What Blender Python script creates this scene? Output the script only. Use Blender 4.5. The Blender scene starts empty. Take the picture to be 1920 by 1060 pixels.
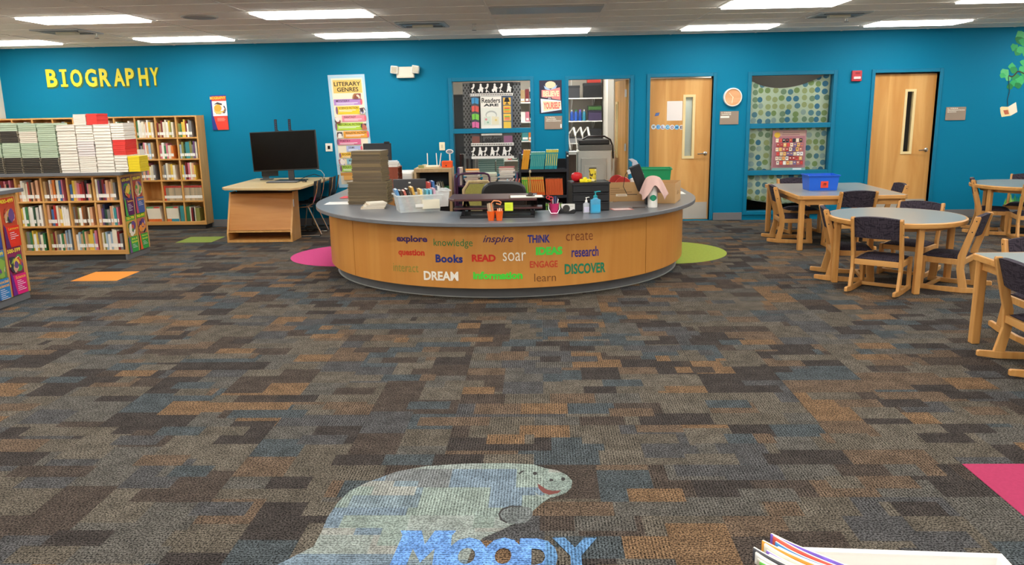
import bpy, math, random
from mathutils import Vector, Matrix
random.seed(7)
scene = bpy.context.scene
COL = scene.collection
PI = math.pi

# ------------------------------------------------------------------ camera
FPX, CAM_H = 1500.0, 1.70
PITCH, ROLL, YAW = math.atan(325 / 1500), math.radians(1.06), math.radians(2.2)
_f = Vector((-math.sin(YAW) * math.cos(PITCH), math.cos(YAW) * math.cos(PITCH), -math.sin(PITCH)))
_r = Vector((math.cos(YAW), math.sin(YAW), 0))
_u = _r.cross(_f)
CR = math.cos(ROLL) * _r - math.sin(ROLL) * _u
CU = math.sin(ROLL) * _r + math.cos(ROLL) * _u
CF = _f
cam_d = bpy.data.cameras.new('camera')
cam_d.sensor_width = 36
cam_d.lens = 36 * FPX / 1920
cam_d.clip_start = 0.05
cam = bpy.data.objects.new('camera', cam_d)
COL.objects.link(cam)
cam.matrix_world = Matrix(((CR.x, CU.x, -CF.x, 0), (CR.y, CU.y, -CF.y, 0), (CR.z, CU.z, -CF.z, CAM_H), (0, 0, 0, 1)))
scene.camera = cam

# ------------------------------------------------------------------ world, exposure, lamp strengths
world = bpy.data.worlds.new('world')
scene.world = world
world.use_nodes = True
world.node_tree.nodes['Background'].inputs[0].default_value = (0.6, 0.65, 0.7, 1)
world.node_tree.nodes['Background'].inputs[1].default_value = 0.3
scene.view_settings.view_transform = 'Standard'
scene.view_settings.look = 'None'
scene.view_settings.exposure = 0.95
scene.view_settings.gamma = 1.0
LAMP = 7.5          # emission of the ceiling panels
ROOM_LAMP = 13.0     # emission of the workroom panel

# ------------------------------------------------------------------ pixel -> place (on a known plane)
def ray(x, y):
    return (x - 960) * CR + (530 - y) * CU + FPX * CF
def PZ(x, y, z=0.0):
    d = ray(x, y); t = (z - CAM_H) / d.z
    return Vector((d.x * t, d.y * t, z))
def PY(x, y, Y):
    d = ray(x, y); t = Y / d.y
    return Vector((d.x * t, Y, CAM_H + d.z * t))
def PX(x, y, X):
    d = ray(x, y); t = X / d.x
    return Vector((X, d.y * t, CAM_H + d.z * t))
WY = 12.18          # front face of the back wall
CEIL = 2.72

# ------------------------------------------------------------------ materials
def lin(h):
    h = h.lstrip('#')
    c = [int(h[i:i + 2], 16) / 255 for i in (0, 2, 4)]
    return tuple(v / 12.92 if v <= 0.04045 else ((v + 0.055) / 1.055) ** 2.4 for v in c) + (1,)
MATS = {}
def newmat(name):
    m = bpy.data.materials.new(name); m.use_nodes = True
    nt = m.node_tree
    return m, nt, nt.nodes['Principled BSDF']
def N(nt, typ, **kw):
    n = nt.nodes.new(typ)
    for k, v in kw.items():
        setattr(n, k, v)
    return n
def plain(hexc, rough=0.5, metal=0.0, var=0.06, scale=6.0, bump=0.0, bscale=200.0, spec=0.5):
    key = ('p', hexc, rough, metal, var, scale, bump, bscale, spec)
    if key in MATS: return MATS[key]
    m, nt, b = newmat('finish_' + hexc.strip('#'))
    L = nt.links
    tc = N(nt, 'ShaderNodeTexCoord')
    no = N(nt, 'ShaderNodeTexNoise'); no.inputs['Scale'].default_value = scale; no.inputs['Detail'].default_value = 3
    L.new(tc.outputs['Object'], no.inputs['Vector'])
    mx = N(nt, 'ShaderNodeMix', data_type='RGBA')
    c = lin(hexc)
    mx.inputs[6].default_value = tuple(max(0, v * (1 - var)) for v in c[:3]) + (1,)
    mx.inputs[7].default_value = tuple(min(1, v * (1 + var)) for v in c[:3]) + (1,)
    L.new(no.outputs['Fac'], mx.inputs[0]); L.new(mx.outputs[2], b.inputs['Base Color'])
    b.inputs['Roughness'].default_value = rough; b.inputs['Metallic'].default_value = metal
    b.inputs['Specular IOR Level'].default_value = spec
    if bump:
        n2 = N(nt, 'ShaderNodeTexNoise'); n2.inputs['Scale'].default_value = bscale
        L.new(tc.outputs['Object'], n2.inputs['Vector'])
        bp = N(nt, 'ShaderNodeBump'); bp.inputs['Strength'].default_value = bump; bp.inputs['Distance'].default_value = 0.003
        L.new(n2.outputs['Fac'], bp.inputs['Height']); L.new(bp.outputs['Normal'], b.inputs['Normal'])
    MATS[key] = m
    return m
def wood(c1, c2, axis='z', rough=0.42, scale=1.0, contrast=1.0):
    key = ('w', c1, c2, axis, rough, scale)
    if key in MATS: return MATS[key]
    m, nt, b = newmat('wood_' + c1.strip('#') + axis)
    L = nt.links
    tc = N(nt, 'ShaderNodeTexCoord'); mp = N(nt, 'ShaderNodeMapping')
    s = {'x': (1.2, 14, 14), 'y': (14, 1.2, 14), 'z': (14, 14, 1.2)}[axis]
    mp.inputs['Scale'].default_value = tuple(v * scale for v in s)
    L.new(tc.outputs['Object'], mp.inputs['Vector'])
    no = N(nt, 'ShaderNodeTexNoise'); no.inputs['Scale'].default_value = 1.0; no.inputs['Detail'].default_value = 5
    no.inputs['Distortion'].default_value = 1.2
    L.new(mp.outputs['Vector'], no.inputs['Vector'])
    rp = N(nt, 'ShaderNodeValToRGB')
    rp.color_ramp.elements[0].position = 0.3; rp.color_ramp.elements[1].position = 0.7
    rp.color_ramp.elements[0].color = lin(c1); rp.color_ramp.elements[1].color = lin(c2)
    L.new(no.outputs['Fac'], rp.inputs['Fac']); L.new(rp.outputs['Color'], b.inputs['Base Color'])
    b.inputs['Roughness'].default_value = rough
    MATS[key] = m
    return m
def glass_mat(tint='#fdfefe', fac=0.08):
    key = ('g', tint, fac)
    if key in MATS: return MATS[key]
    m, nt, b = newmat('glass')
    L = nt.links
    nt.nodes.remove(b)
    tr = N(nt, 'ShaderNodeBsdfTransparent'); tr.inputs[0].default_value = lin(tint)
    gl = N(nt, 'ShaderNodeBsdfGlossy'); gl.inputs['Roughness'].default_value = 0.02
    lw = N(nt, 'ShaderNodeFresnel'); lw.inputs['IOR'].default_value = 1.3
    ms = N(nt, 'ShaderNodeMixShader')
    L.new(lw.outputs[0], ms.inputs[0]); L.new(tr.outputs[0], ms.inputs[1]); L.new(gl.outputs[0], ms.inputs[2])
    L.new(ms.outputs[0], nt.nodes['Material Output'].inputs[0])
    MATS[key] = m
    return m
def milky(hexc, alpha=0.5):
    key = ('k', hexc, alpha)
    if key in MATS: return MATS[key]
    m, nt, b = newmat('clear_plastic')
    no = N(nt, 'ShaderNodeTexNoise'); no.inputs['Scale'].default_value = 9
    mr = N(nt, 'ShaderNodeMapRange'); mr.inputs[3].default_value = alpha - .08; mr.inputs[4].default_value = alpha + .08
    nt.links.new(no.outputs['Fac'], mr.inputs[0]); nt.links.new(mr.outputs[0], b.inputs['Alpha'])
    b.inputs['Base Color'].default_value = lin(hexc); b.inputs['Roughness'].default_value = 0.25
    MATS[key] = m
    return m
def emit_mat(strength, hexc='#fffdf6'):
    key = ('e', strength, hexc)
    if key in MATS: return MATS[key]
    m, nt, b = newmat('lit_diffuser')
    b.inputs['Base Color'].default_value = (0.9, 0.9, 0.9, 1)
    b.inputs['Emission Color'].default_value = lin(hexc); b.inputs['Emission Strength'].default_value = strength
    MATS[key] = m
    return m

def carpet_mat(name, stops, speck=0.55, sx=1.0):
    """patchwork loop carpet: rectangles of several sizes, fine loop rows, specks"""
    m, nt, b = newmat(name); L = nt.links
    geo = N(nt, 'ShaderNodeNewGeometry')
    def brick(w, h, off, sq, rot=0.0, shift=(0, 0, 0)):
        mp = N(nt, 'ShaderNodeMapping'); mp.inputs['Rotation'].default_value = (0, 0, rot); mp.inputs['Location'].default_value = shift
        L.new(geo.outputs['Position'], mp.inputs['Vector'])
        bt = N(nt, 'ShaderNodeTexBrick', offset=off, offset_frequency=2, squash=sq, squash_frequency=3)
        bt.inputs['Color1'].default_value = (0, 0, 0, 1); bt.inputs['Color2'].default_value = (1, 1, 1, 1)
        bt.inputs['Mortar Size'].default_value = 0.0; bt.inputs['Scale'].default_value = 1.0
        bt.inputs['Brick Width'].default_value = w; bt.inputs['Row Height'].default_value = h
        L.new(mp.outputs['Vector'], bt.inputs['Vector'])
        return bt.outputs['Color']
    A = brick(0.27 * sx, 0.1667 * sx, 0.37, 1.5, 0, (.13, -.13, 0))
    B_ = brick(0.32 * sx, 0.25 * sx, 0.43, 0.7, PI / 2, (.05, .0, 0))
    C_ = brick(0.5, 0.5, 0.0, 1.0, 0, (0, -.13, 0))
    D_ = brick(0.25 * sx, 0.125 * sx, 0.3, 1.6, 0, (.3, -.005, 0))
    gt = N(nt, 'ShaderNodeMath', operation='GREATER_THAN'); gt.inputs[1].default_value = 0.5; L.new(C_, gt.inputs[0])
    mx = N(nt, 'ShaderNodeMix', data_type='RGBA'); L.new(gt.outputs[0], mx.inputs[0]); L.new(A, mx.inputs[6]); L.new(B_, mx.inputs[7])
    gt2 = N(nt, 'ShaderNodeMath', operation='GREATER_THAN'); gt2.inputs[1].default_value = 0.72; L.new(D_, gt2.inputs[0])
    D2 = brick(0.25 * sx, 0.125 * sx, 0.3, 1.6, 0, (.3 + 5.0, -.005 + 2.5, 0))
    mx2 = N(nt, 'ShaderNodeMix', data_type='RGBA'); L.new(gt2.outputs[0], mx2.inputs[0]); L.new(mx.outputs[2], mx2.inputs[6]); L.new(D2, mx2.inputs[7])
    rp = N(nt, 'ShaderNodeValToRGB'); rp.color_ramp.interpolation = 'CONSTANT'
    els = rp.color_ramp.elements
    while len(els) > 1: els.remove(els[-1])
    for i, (p, c) in enumerate(stops):
        e = els[0] if i == 0 else els.new(p)
        e.position = p; e.color = lin(c)
    L.new(mx2.outputs[2], rp.inputs['Fac'])
    # loop rows: direction changes with the patch
    sep = N(nt, 'ShaderNodeSeparateXYZ'); L.new(geo.outputs['Position'], sep.inputs[0])
    mxd = N(nt, 'ShaderNodeMix', data_type='FLOAT'); L.new(gt.outputs[0], mxd.inputs[0]); L.new(sep.outputs['X'], mxd.inputs[2])
    sm = N(nt, 'ShaderNodeMath', operation='ADD'); L.new(sep.outputs['X'], sm.inputs[0]); L.new(sep.outputs['Y'], sm.inputs[1])
    L.new(sep.outputs['Y'], mxd.inputs[3])
    fr = N(nt, 'ShaderNodeMath', operation='MULTIPLY'); fr.inputs[1].default_value = 2 * PI / 0.0135; L.new(mxd.outputs[0], fr.inputs[0])
    sn = N(nt, 'ShaderNodeMath', operation='SINE'); L.new(fr.outputs[0], sn.inputs[0])
    no = N(nt, 'ShaderNodeTexNoise'); no.inputs['Scale'].default_value = 125; no.inputs['Detail'].default_value = 1
    L.new(geo.outputs['Position'], no.inputs['Vector'])
    n2 = N(nt, 'ShaderNodeTexNoise'); n2.inputs['Scale'].default_value = 11; n2.inputs['Detail'].default_value = 2
    L.new(geo.outputs['Position'], n2.inputs['Vector'])
    s1 = N(nt, 'ShaderNodeMath', operation='MULTIPLY_ADD'); s1.inputs[1].default_value = 0.36; s1.inputs[2].default_value = 0.12
    L.new(sn.outputs[0], s1.inputs[0])
    s2 = N(nt, 'ShaderNodeMapRange'); s2.inputs[1].default_value = .38; s2.inputs[2].default_value = .62
    s2.inputs[3].default_value = 1 - speck; s2.inputs[4].default_value = 1 + speck; L.new(no.outputs['Fac'], s2.inputs[0])
    s3 = N(nt, 'ShaderNodeMapRange'); s3.inputs[1].default_value = .3; s3.inputs[2].default_value = .7; s3.inputs[3].default_value = .78; s3.inputs[4].default_value = 1.22; L.new(n2.outputs['Fac'], s3.inputs[0])
    ad = N(nt, 'ShaderNodeMath', operation='ADD'); L.new(s1.outputs[0], ad.inputs[0]); L.new(s2.outputs[0], ad.inputs[1])
    ml = N(nt, 'ShaderNodeMath', operation='MULTIPLY'); L.new(ad.outputs[0], ml.inputs[0]); L.new(s3.outputs[0], ml.inputs[1])
    vm = N(nt, 'ShaderNodeVectorMath', operation='SCALE'); L.new(rp.outputs['Color'], vm.inputs[0]); L.new(ml.outputs[0], vm.inputs['Scale'])
    L.new(vm.outputs[0], b.inputs['Base Color'])
    bp = N(nt, 'ShaderNodeBump'); bp.inputs['Strength'].default_value = 0.35; bp.inputs['Distance'].default_value = 0.004
    L.new(ad.outputs[0], bp.inputs['Height']); L.new(bp.outputs['Normal'], b.inputs['Normal'])
    b.inputs['Roughness'].default_value = 0.95; b.inputs['Specular IOR Level'].default_value = 0.1
    return m
def dots_mat():
    """sheer curtain printed with rounded dots"""
    m, nt, b = newmat('dotted_curtain'); L = nt.links
    tc = N(nt, 'ShaderNodeTexCoord')
    vo = N(nt, 'ShaderNodeTexVoronoi', voronoi_dimensions='2D', distance='EUCLIDEAN'); vo.inputs['Scale'].default_value = 9.5
    vo.inputs['Randomness'].default_value = 0.35
    mp = N(nt, 'ShaderNodeMapping'); mp.inputs['Rotation'].default_value = (PI / 2, 0, 0)
    L.new(tc.outputs['Object'], mp.inputs['Vector']); L.new(mp.outputs['Vector'], vo.inputs['Vector'])
    lt = N(nt, 'ShaderNodeMath', operation='LESS_THAN'); lt.inputs[1].default_value = 0.39; L.new(vo.outputs['Distance'], lt.inputs[0])
    sp = N(nt, 'ShaderNodeSeparateColor'); L.new(vo.outputs['Color'], sp.inputs[0])
    rp = N(nt, 'ShaderNodeValToRGB'); rp.color_ramp.interpolation = 'CONSTANT'
    els = rp.color_ramp.elements
    for i, (p, c) in enumerate([(0, '#4a94b8'), (.18, '#9cba76'), (.36, '#b4d0c8'), (.52, '#bccb8c'), (.7, '#6aa2b4'), (.85, '#8fb08c')]):
        e = els[i] if i < 2 else els.new(p)
        e.position = p; e.color = lin(c)
    L.new(sp.outputs[0], rp.inputs['Fac'])
    mx = N(nt, 'ShaderNodeMix', data_type='RGBA'); mx.inputs[6].default_value = lin('#e2f2d8'); L.new(lt.outputs[0], mx.inputs[0]); L.new(rp.outputs['Color'], mx.inputs[7])
    L.new(mx.outputs[2], b.inputs['Base Color']); b.inputs['Roughness'].default_value = 0.8
    tl = N(nt, 'ShaderNodeBsdfTranslucent'); L.new(mx.outputs[2], tl.inputs[0])
    ms = N(nt, 'ShaderNodeMixShader'); ms.inputs[0].default_value = 0.15
    L.new(b.outputs[0], ms.inputs[1]); L.new(tl.outputs[0], ms.inputs[2]); L.new(ms.outputs[0], nt.nodes['Material Output'].inputs[0])
    return m
def fabric_mat():
    """dark upholstery woven with a faint ring figure"""
    m, nt, b = newmat('dark_upholstery'); L = nt.links
    tc = N(nt, 'ShaderNodeTexCoord')
    vo = N(nt, 'ShaderNodeTexVoronoi', distance='CHEBYCHEV'); vo.inputs['Scale'].default_value = 16
    L.new(tc.outputs['Object'], vo.inputs['Vector'])
    mu = N(nt, 'ShaderNodeMath', operation='MULTIPLY'); mu.inputs[1].default_value = 26; L.new(vo.outputs['Distance'], mu.inputs[0])
    si = N(nt, 'ShaderNodeMath', operation='SINE'); L.new(mu.outputs[0], si.inputs[0])
    gt = N(nt, 'ShaderNodeMath', operation='GREATER_THAN'); gt.inputs[1].default_value = 0.35; L.new(si.outputs[0], gt.inputs[0])
    mx = N(nt, 'ShaderNodeMix', data_type='RGBA'); mx.inputs[6].default_value = lin('#423b46'); mx.inputs[7].default_value = lin('#2c2731')
    L.new(gt.outputs[0], mx.inputs[0]); L.new(mx.outputs[2], b.inputs['Base Color'])
    b.inputs['Roughness'].default_value = 0.85; b.inputs['Specular IOR Level'].default_value = 0.2
    return m
def wall_mat(hexc):
    m = plain(hexc, 0.6, 0, 0.03, 1.5, 0.1, 90, 0.15)
    return m

# ------------------------------------------------------------------ mesh building
class B:
    def __init__(s): s.v = []; s.f = []; s.m = []
    def add(s, vs, fs, mi=0):
        o = len(s.v)
        s.v += [tuple(v) for v in vs]
        s.f += [tuple(i + o for i in f) for f in fs]; s.m += [mi] * len(fs)
        return s
    def box(s, x0, y0, z0, x1, y1, z1, mi=0):
        vs = [(x, y, z) for z in (z0, z1) for y in (y0, y1) for x in (x0, x1)]
        return s.add(vs, [(0, 2, 3, 1), (4, 5, 7, 6), (0, 1, 5, 4), (2, 6, 7, 3), (0, 4, 6, 2), (1, 3, 7, 5)], mi)
    def cb(s, c, size, mi=0, rz=0, mat=None):
        M = mat if mat is not None else Matrix.Rotation(rz, 3, 'Z')
        h = [v / 2 for v in size]
        vs = [Vector(c) + M @ Vector((x * h[0], y * h[1], z * h[2])) for z in (-1, 1) for y in (-1, 1) for x in (-1, 1)]
        return s.add(vs, [(0, 2, 3, 1), (4, 5, 7, 6), (0, 1, 5, 4), (2, 6, 7, 3), (0, 4, 6, 2), (1, 3, 7, 5)], mi)
    def bar(s, p0, p1, w, d, mi=0, up=(0, 0, 1)):
        p0 = Vector(p0); p1 = Vector(p1); a = (p1 - p0).normalized(); u = Vector(up)
        if abs(a.dot(u)) > .98: u = Vector((0, 1, 0))
        sd = a.cross(u).normalized(); t = sd.cross(a)
        vs = [p + sd * (i * w / 2) + t * (j * d / 2) for p in (p0, p1) for j in (-1, 1) for i in (-1, 1)]
        return s.add(vs, [(0, 1, 3, 2), (4, 6, 7, 5), (0, 4, 5, 1), (2, 3, 7, 6), (0, 2, 6, 4), (1, 5, 7, 3)], mi)
    def prism(s, pts, lo, hi, plane='xy', mi=0):
        n = len(pts)
        def mk(p, h): return {'xy': (p[0], p[1], h), 'xz': (p[0], h, p[1]), 'yz': (h, p[0], p[1])}[plane]
        vs = [mk(p, lo) for p in pts] + [mk(p, hi) for p in pts]
        fs = [tuple(range(n))[::-1], tuple(range(n, 2 * n))] + [(i, (i + 1) % n, n + (i + 1) % n, n + i) for i in range(n)]
        return s.add(vs, fs, mi)
    def tube(s, path, r, n=8, mi=0, closed=False, caps=True):
        P = [Vector(p) for p in path]; k = len(P); rings = []
        up = None
        for i, p in enumerate(P):
            a = P[(i + 1) % k] if (closed or i < k - 1) else p
            c = P[i - 1] if (closed or i > 0) else p
            t = (a - c).normalized()
            if up is None:
                up = Vector((0, 0, 1)) if abs(t.z) < .9 else Vector((0, 1, 0))
            sd = t.cross(up).normalized(); up = sd.cross(t).normalized()
            rr = r[i] if isinstance(r, (list, tuple)) else r
            rings.append([p + (sd * math.cos(q) + up * math.sin(q)) * rr for q in [2 * PI * j / n for j in range(n)]])
        vs = [v for rg in rings for v in rg]; fs = []
        for i in range(k if closed else k - 1):
            for j in range(n):
                a, c = i * n, ((i + 1) % k) * n
                fs.append((a + j, a + (j + 1) % n, c + (j + 1) % n, c + j))
        if caps and not closed:
            fs.append(tuple(range(n))[::-1]); fs.append(tuple(range((k - 1) * n, k * n)))
        return s.add(vs, fs, mi)
    def lathe(s, prof, n=20, c=(0, 0, 0), mi=0):
        vs = []; fs = []; k = len(prof)
        for r, z in prof:
            for j in range(n):
                q = 2 * PI * j / n
                vs.append((c[0] + r * math.cos(q), c[1] + r * math.sin(q), c[2] + z))
        for i in range(k - 1):
            for j in range(n):
                fs.append((i * n + j, i * n + (j + 1) % n, (i + 1) * n + (j + 1) % n, (i + 1) * n + j))
        fs.append(tuple(range(n))[::-1]); fs.append(tuple(range((k - 1) * n, k * n)))
        return s.add(vs, fs, mi)
    def grid(s, fn, nu, nv, mi=0):
        vs = [fn(i / nu, j / nv) for j in range(nv + 1) for i in range(nu + 1)]
        fs = [(j * (nu + 1) + i, j * (nu + 1) + i + 1, (j + 1) * (nu + 1) + i + 1, (j + 1) * (nu + 1) + i) for j in range(nv) for i in range(nu)]
        return s.add(vs, fs, mi)
    def xf(s, M):
        s.v = [tuple(M @ Vector(v)) for v in s.v]; return s
    def build(s, name, mats, parent=None, smooth=False, bevel=0.0, solid=0.0):
        me = bpy.data.meshes.new(name)
        vs = s.v; off = Vector((0, 0, 0))
        if parent is None and vs:
            off = Vector(((min(v[0] for v in vs) + max(v[0] for v in vs)) / 2, (min(v[1] for v in vs) + max(v[1] for v in vs)) / 2, min(v[2] for v in vs)))
            vs = [(v[0] - off.x, v[1] - off.y, v[2] - off.z) for v in vs]
        me.from_pydata(vs, [], s.f)
        if not isinstance(mats, (list, tuple)): mats = [mats]
        for m in mats: me.materials.append(m)
        if len(mats) > 1: me.polygons.foreach_set('material_index', s.m)
        if smooth: me.polygons.foreach_set('use_smooth', [True] * len(me.polygons))
        me.update()
        o = bpy.data.objects.new(name, me); COL.objects.link(o)
        o.location = off
        if parent is not None: o.parent = parent
        if solid:
            md = o.modifiers.new('thickness', 'SOLIDIFY'); md.thickness = solid; md.offset = 0
        if bevel:
            md = o.modifiers.new('bevel', 'BEVEL'); md.width = bevel; md.segments = 2; md.limit_method = 'ANGLE'; md.angle_limit = 0.6
        if smooth and not solid:
            md = o.modifiers.new('edges', 'EDGE_SPLIT'); md.split_angle = 0.7
        return o
def tag(o, label=None, cat=None, group=None, kind=None):
    if label: o['label'] = label
    if cat: o['category'] = cat
    if group: o['group'] = group
    if kind: o['kind'] = kind
    return o
def T(name, label, cat, loc=(0, 0, 0), rz=0.0, group=None, kind=None):
    o = bpy.data.objects.new(name, None); COL.objects.link(o)
    o.empty_display_size = 0.1
    o.location = loc; o.rotation_euler = (0, 0, rz)
    return tag(o, label, cat, group, kind)
def S(name, loc=(0, 0, 0), label=None):
    return T(name, label, None, loc, 0, None, 'structure')
def dup(root, loc, rz, label=None, group=None):
    r = root.copy(); COL.objects.link(r); r.location = loc; r.rotation_euler = (0, 0, rz)
    if label: r['label'] = label
    if group: r['group'] = group
    for ch in [o for o in bpy.data.objects if o.parent == root]:
        c = ch.copy(); COL.objects.link(c); c.parent = r
        for g in [o for o in bpy.data.objects if o.parent == ch]:
            d = g.copy(); COL.objects.link(d); d.parent = c
    return r

# ------------------------------------------------------------------ lettering and flat print
_TC = {}
def glyphs(text, bold=0.0, shear=0.0, space=1.0):
    """filled outlines of a word, scaled to the unit square"""
    key = (text, bold, shear, space)
    if key in _TC: return _TC[key]
    cu = bpy.data.curves.new('lettering', 'FONT'); cu.body = text
    cu.offset = bold; cu.shear = shear; cu.space_character = space; cu.resolution_u = 3
    ob = bpy.data.objects.new('lettering', cu); COL.objects.link(ob)
    me = bpy.data.meshes.new_from_object(ob)
    vs = [tuple(v.co) for v in me.vertices]; fs = [tuple(p.vertices) for p in me.polygons]
    bpy.data.objects.remove(ob); bpy.data.curves.remove(cu); bpy.data.meshes.remove(me)
    x0 = min(v[0] for v in vs); x1 = max(v[0] for v in vs); y0 = min(v[1] for v in vs); y1 = max(v[1] for v in vs)
    un = [((v[0] - x0) / max(1e-6, x1 - x0), (v[1] - y0) / max(1e-6, y1 - y0)) for v in vs]
    _TC[key] = (un, fs)
    return _TC[key]
def printed(name, O, U, V, items, parent, base='#ffffff', thick=0.003, rough=0.45, sheet='sheet'):
    """a flat sheet with print on it. O top-left corner, U along the width, V down the height.
    items: ('r',x0,y0,x1,y1,c) ('p',pts,c) ('c',x,y,rx,ry,c) ('t',text,x0,y0,x1,y1,c[,bold,shear])"""
    O = Vector(O); U = Vector(U); V = Vector(V); Nn = V.cross(U).normalized()   # towards the viewer
    w, h = U.length, V.length
    b = B(); cols = [base]
    c4 = [O, O + U, O + U + V, O + V]
    b.add([p for p in c4] + [p + Nn * thick for p in c4], [(3, 2, 1, 0), (4, 5, 6, 7), (0, 1, 5, 4), (1, 2, 6, 5), (2, 3, 7, 6), (3, 0, 4, 7)], 0)
    sh = b.build(sheet, plain(base, rough, 0, .03), parent)
    b = B(); cols = []
    def ci(c):
        if c not in cols: cols.append(c)
        return cols.index(c)
    e = thick
    for it in items:
        e += 0.0004
        if it[0] == 'r':
            _, x0, y0, x1, y1, c = it
            pts = [(x0, y0), (x1, y0), (x1, y1), (x0, y1)]
        elif it[0] == 'p':
            pts, c = it[1], it[2]
        elif it[0] == 'c':
            _, x, y, rx, ry, c = it
            pts = [(x + rx * math.cos(q), y + ry * math.sin(q)) for q in [2 * PI * k / 14 for k in range(14)]]
        else:
            _, tx, x0, y0, x1, y1, c = it[:7]
            un, fs = glyphs(tx, *(it[7:] if len(it) > 7 else (0.0,)))
            b.add([O + U * (x0 + (x1 - x0) * u) + V * (y1 + (y0 - y1) * v) + Nn * e for u, v in un], fs, ci(c))
            continue
        b.add([O + U * p[0] + V * p[1] + Nn * e for p in pts], [tuple(range(len(pts)))], ci(c))
    if cols:
        b.build(name, [plain(c, rough, 0, .03) for c in cols], parent)
    return sh
def wall_rect(tl, tr, bl, Y=WY - 0.004):
    a, b_, c = PY(*tl, Y), PY(*tr, Y), PY(*bl, Y)
    return a, b_ - a, c - a
def up_rect(x0, y0, x1, y1, Y=WY - 0.004):
    """an upright rectangle on a wall plane from two opposite pixel corners"""
    a = PY(x0, y0, Y); c = PY(x1, y1, Y)
    return a, Vector((c.x - a.x, 0, 0)), Vector((0, 0, c.z - a.z))
ORD = ['first', 'second', 'third', 'fourth', 'fifth', 'sixth', 'seventh', 'eighth', 'ninth', 'tenth', 'eleventh', 'twelfth', 'thirteenth', 'fourteenth', 'fifteenth', 'sixteenth', 'seventeenth', 'eighteenth', 'nineteenth', 'twentieth']

# ================================================================== THE ROOM
BLUE = wall_mat('#027a9f'); CREAM = wall_mat('#e4dccd'); CEILM = plain('#f3eee6', 0.9, 0, .04, 30, .25, 260, .1)
TRIMBLUE = plain('#027599', 0.4, 0, .03, 3, 0, 200, .3)
GREYTRIM = plain('#77777a', 0.5, 0, .05)
MAPLE = wood('#c8904c', '#dba966', 'z'); DOORWOOD = wood('#c98c44', '#e0ab66', 'z', .4, .45)
OAK = wood('#c68b48', '#d8a260', 'z', .38); OAKX = wood('#c68b48', '#d8a260', 'x', .38); PANELWOOD = wood('#c4823a', '#d09248', 'z', .38, .4)
STEEL = plain('#c9c6c0', .3, .9, .05); CHROME = plain('#dedede', .12, 1.0, .02); BLACK = plain('#17171a', .4, 0, .1)
BLKMAT = plain('#1d1d20', .7, 0, .1); WHITE = plain('#f2efe9', .5, 0, .03); PAPER = plain('#f4efe4', .8, 0, .03, 12)
GREYTOP = plain('#707277', .32, 0, .04, 40); KICK = plain('#d8d3c9', .38, .55, .05)
XL, XR, YB = -8.14, 9.6, -5.0

CARPET = carpet_mat('patchwork_carpet', [(0, '#36312f'), (.12, '#504a42'), (.25, '#56483c'), (.37, '#4d4a46'), (.49, '#434243'), (.58, '#65503c'), (.65, '#3f4447'), (.76, '#554f47'), (.88, '#403833')], .8)
floor = S('floor')
B().box(XL - .2, YB - .2, -.12, XR + .2, WY + .15, -.007).build('floor_slab', plain('#3a3633', .9), floor)
# carpet tiles on a half-metre grid
tm = bpy.data.meshes.new('carpet_tile')
_b = B().box(.0006, .0006, -.007, .4994, .4994, 0); tm.from_pydata(_b.v, [], _b.f); tm.materials.append(CARPET)
GX, GY = 0.0, 0.13
cells = []
for i in range(-17, 19):
    for j in range(-11, 24):
        x, y = GX + .5 * i, GY + .5 * j
        if x < XL or x + .5 > XR or y + .5 > WY + .45: continue
        cells.append((x, y))
def in_view(x, y):
    return y > 2.2 and -0.69 * (y + .5) - .3 < x + .25 < 0.64 * (y + .5) + .5
special = {(4, 6): ('#a93a5e', 'pink carpet tile set in the floor at the lower right'), (-10, 16): ('#d98c40', 'orange carpet tile set in the floor beside the bookcases'),
           (-10, 21): ('#86964a', 'olive green carpet tile set in the floor by the wall bookcase')}
spec_xy = {(GX + .5 * i, GY + .5 * j): v for (i, j), v in special.items()}
near = sorted([c for c in cells if in_view(*c)], key=lambda c: c[1])
single = set(near[:297])
rest = B()
for c in cells:
    if c in spec_xy:
        hexc, lab = spec_xy[c]
        o = B().box(.0006, .0006, -.007, .4994, .4994, .0015).build('carpet_tile', plain(hexc, .95, 0, .14, 60, .4, 300, .1), floor)
        o.location = (c[0], c[1], 0); o['label'] = lab
    elif c in single:
        o = bpy.data.objects.new('carpet_tile', tm); COL.objects.link(o); o.parent = floor; o.location = (c[0], c[1], 0)
    else:
        x0 = max(c[0], XL) + .0006; x1 = min(c[0] + .5, XR) - .0006; y1 = min(c[1] + .4994, WY)
        if x1 - x0 > .01 and y1 - c[1] > .01:
            rest.box(x0, c[1] + .0006, -.007, x1, y1, 0)
# narrow strip along the left wall where the grid stops
rest.box(XL, GY - 5.5, -.007, GX - 8.5 + .5 - .0006, WY, 0)
tag(rest.build('carpet_tiles_beyond', CARPET, floor), kind='stuff')
def disc(name, cx, cy, r, mat, label):
    pts = [(cx + r * math.cos(2 * PI * k / 64), cy + r * math.sin(2 * PI * k / 64)) for k in range(64)]
    o = B().prism(pts, -.004, .002).build(name, mat, floor); o['label'] = label
disc('carpet_circle', -2.28, 9.55, .76, plain('#c04a80', .95, 0, .12, 60, .4, 300, .1), 'round magenta carpet inlay under the left end of the desk')
disc('carpet_circle', 1.42, 9.5, .77, plain('#99a94c', .95, 0, .14, 30, .4, 300, .1), 'round lime green carpet inlay under the right end of the desk')

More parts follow.
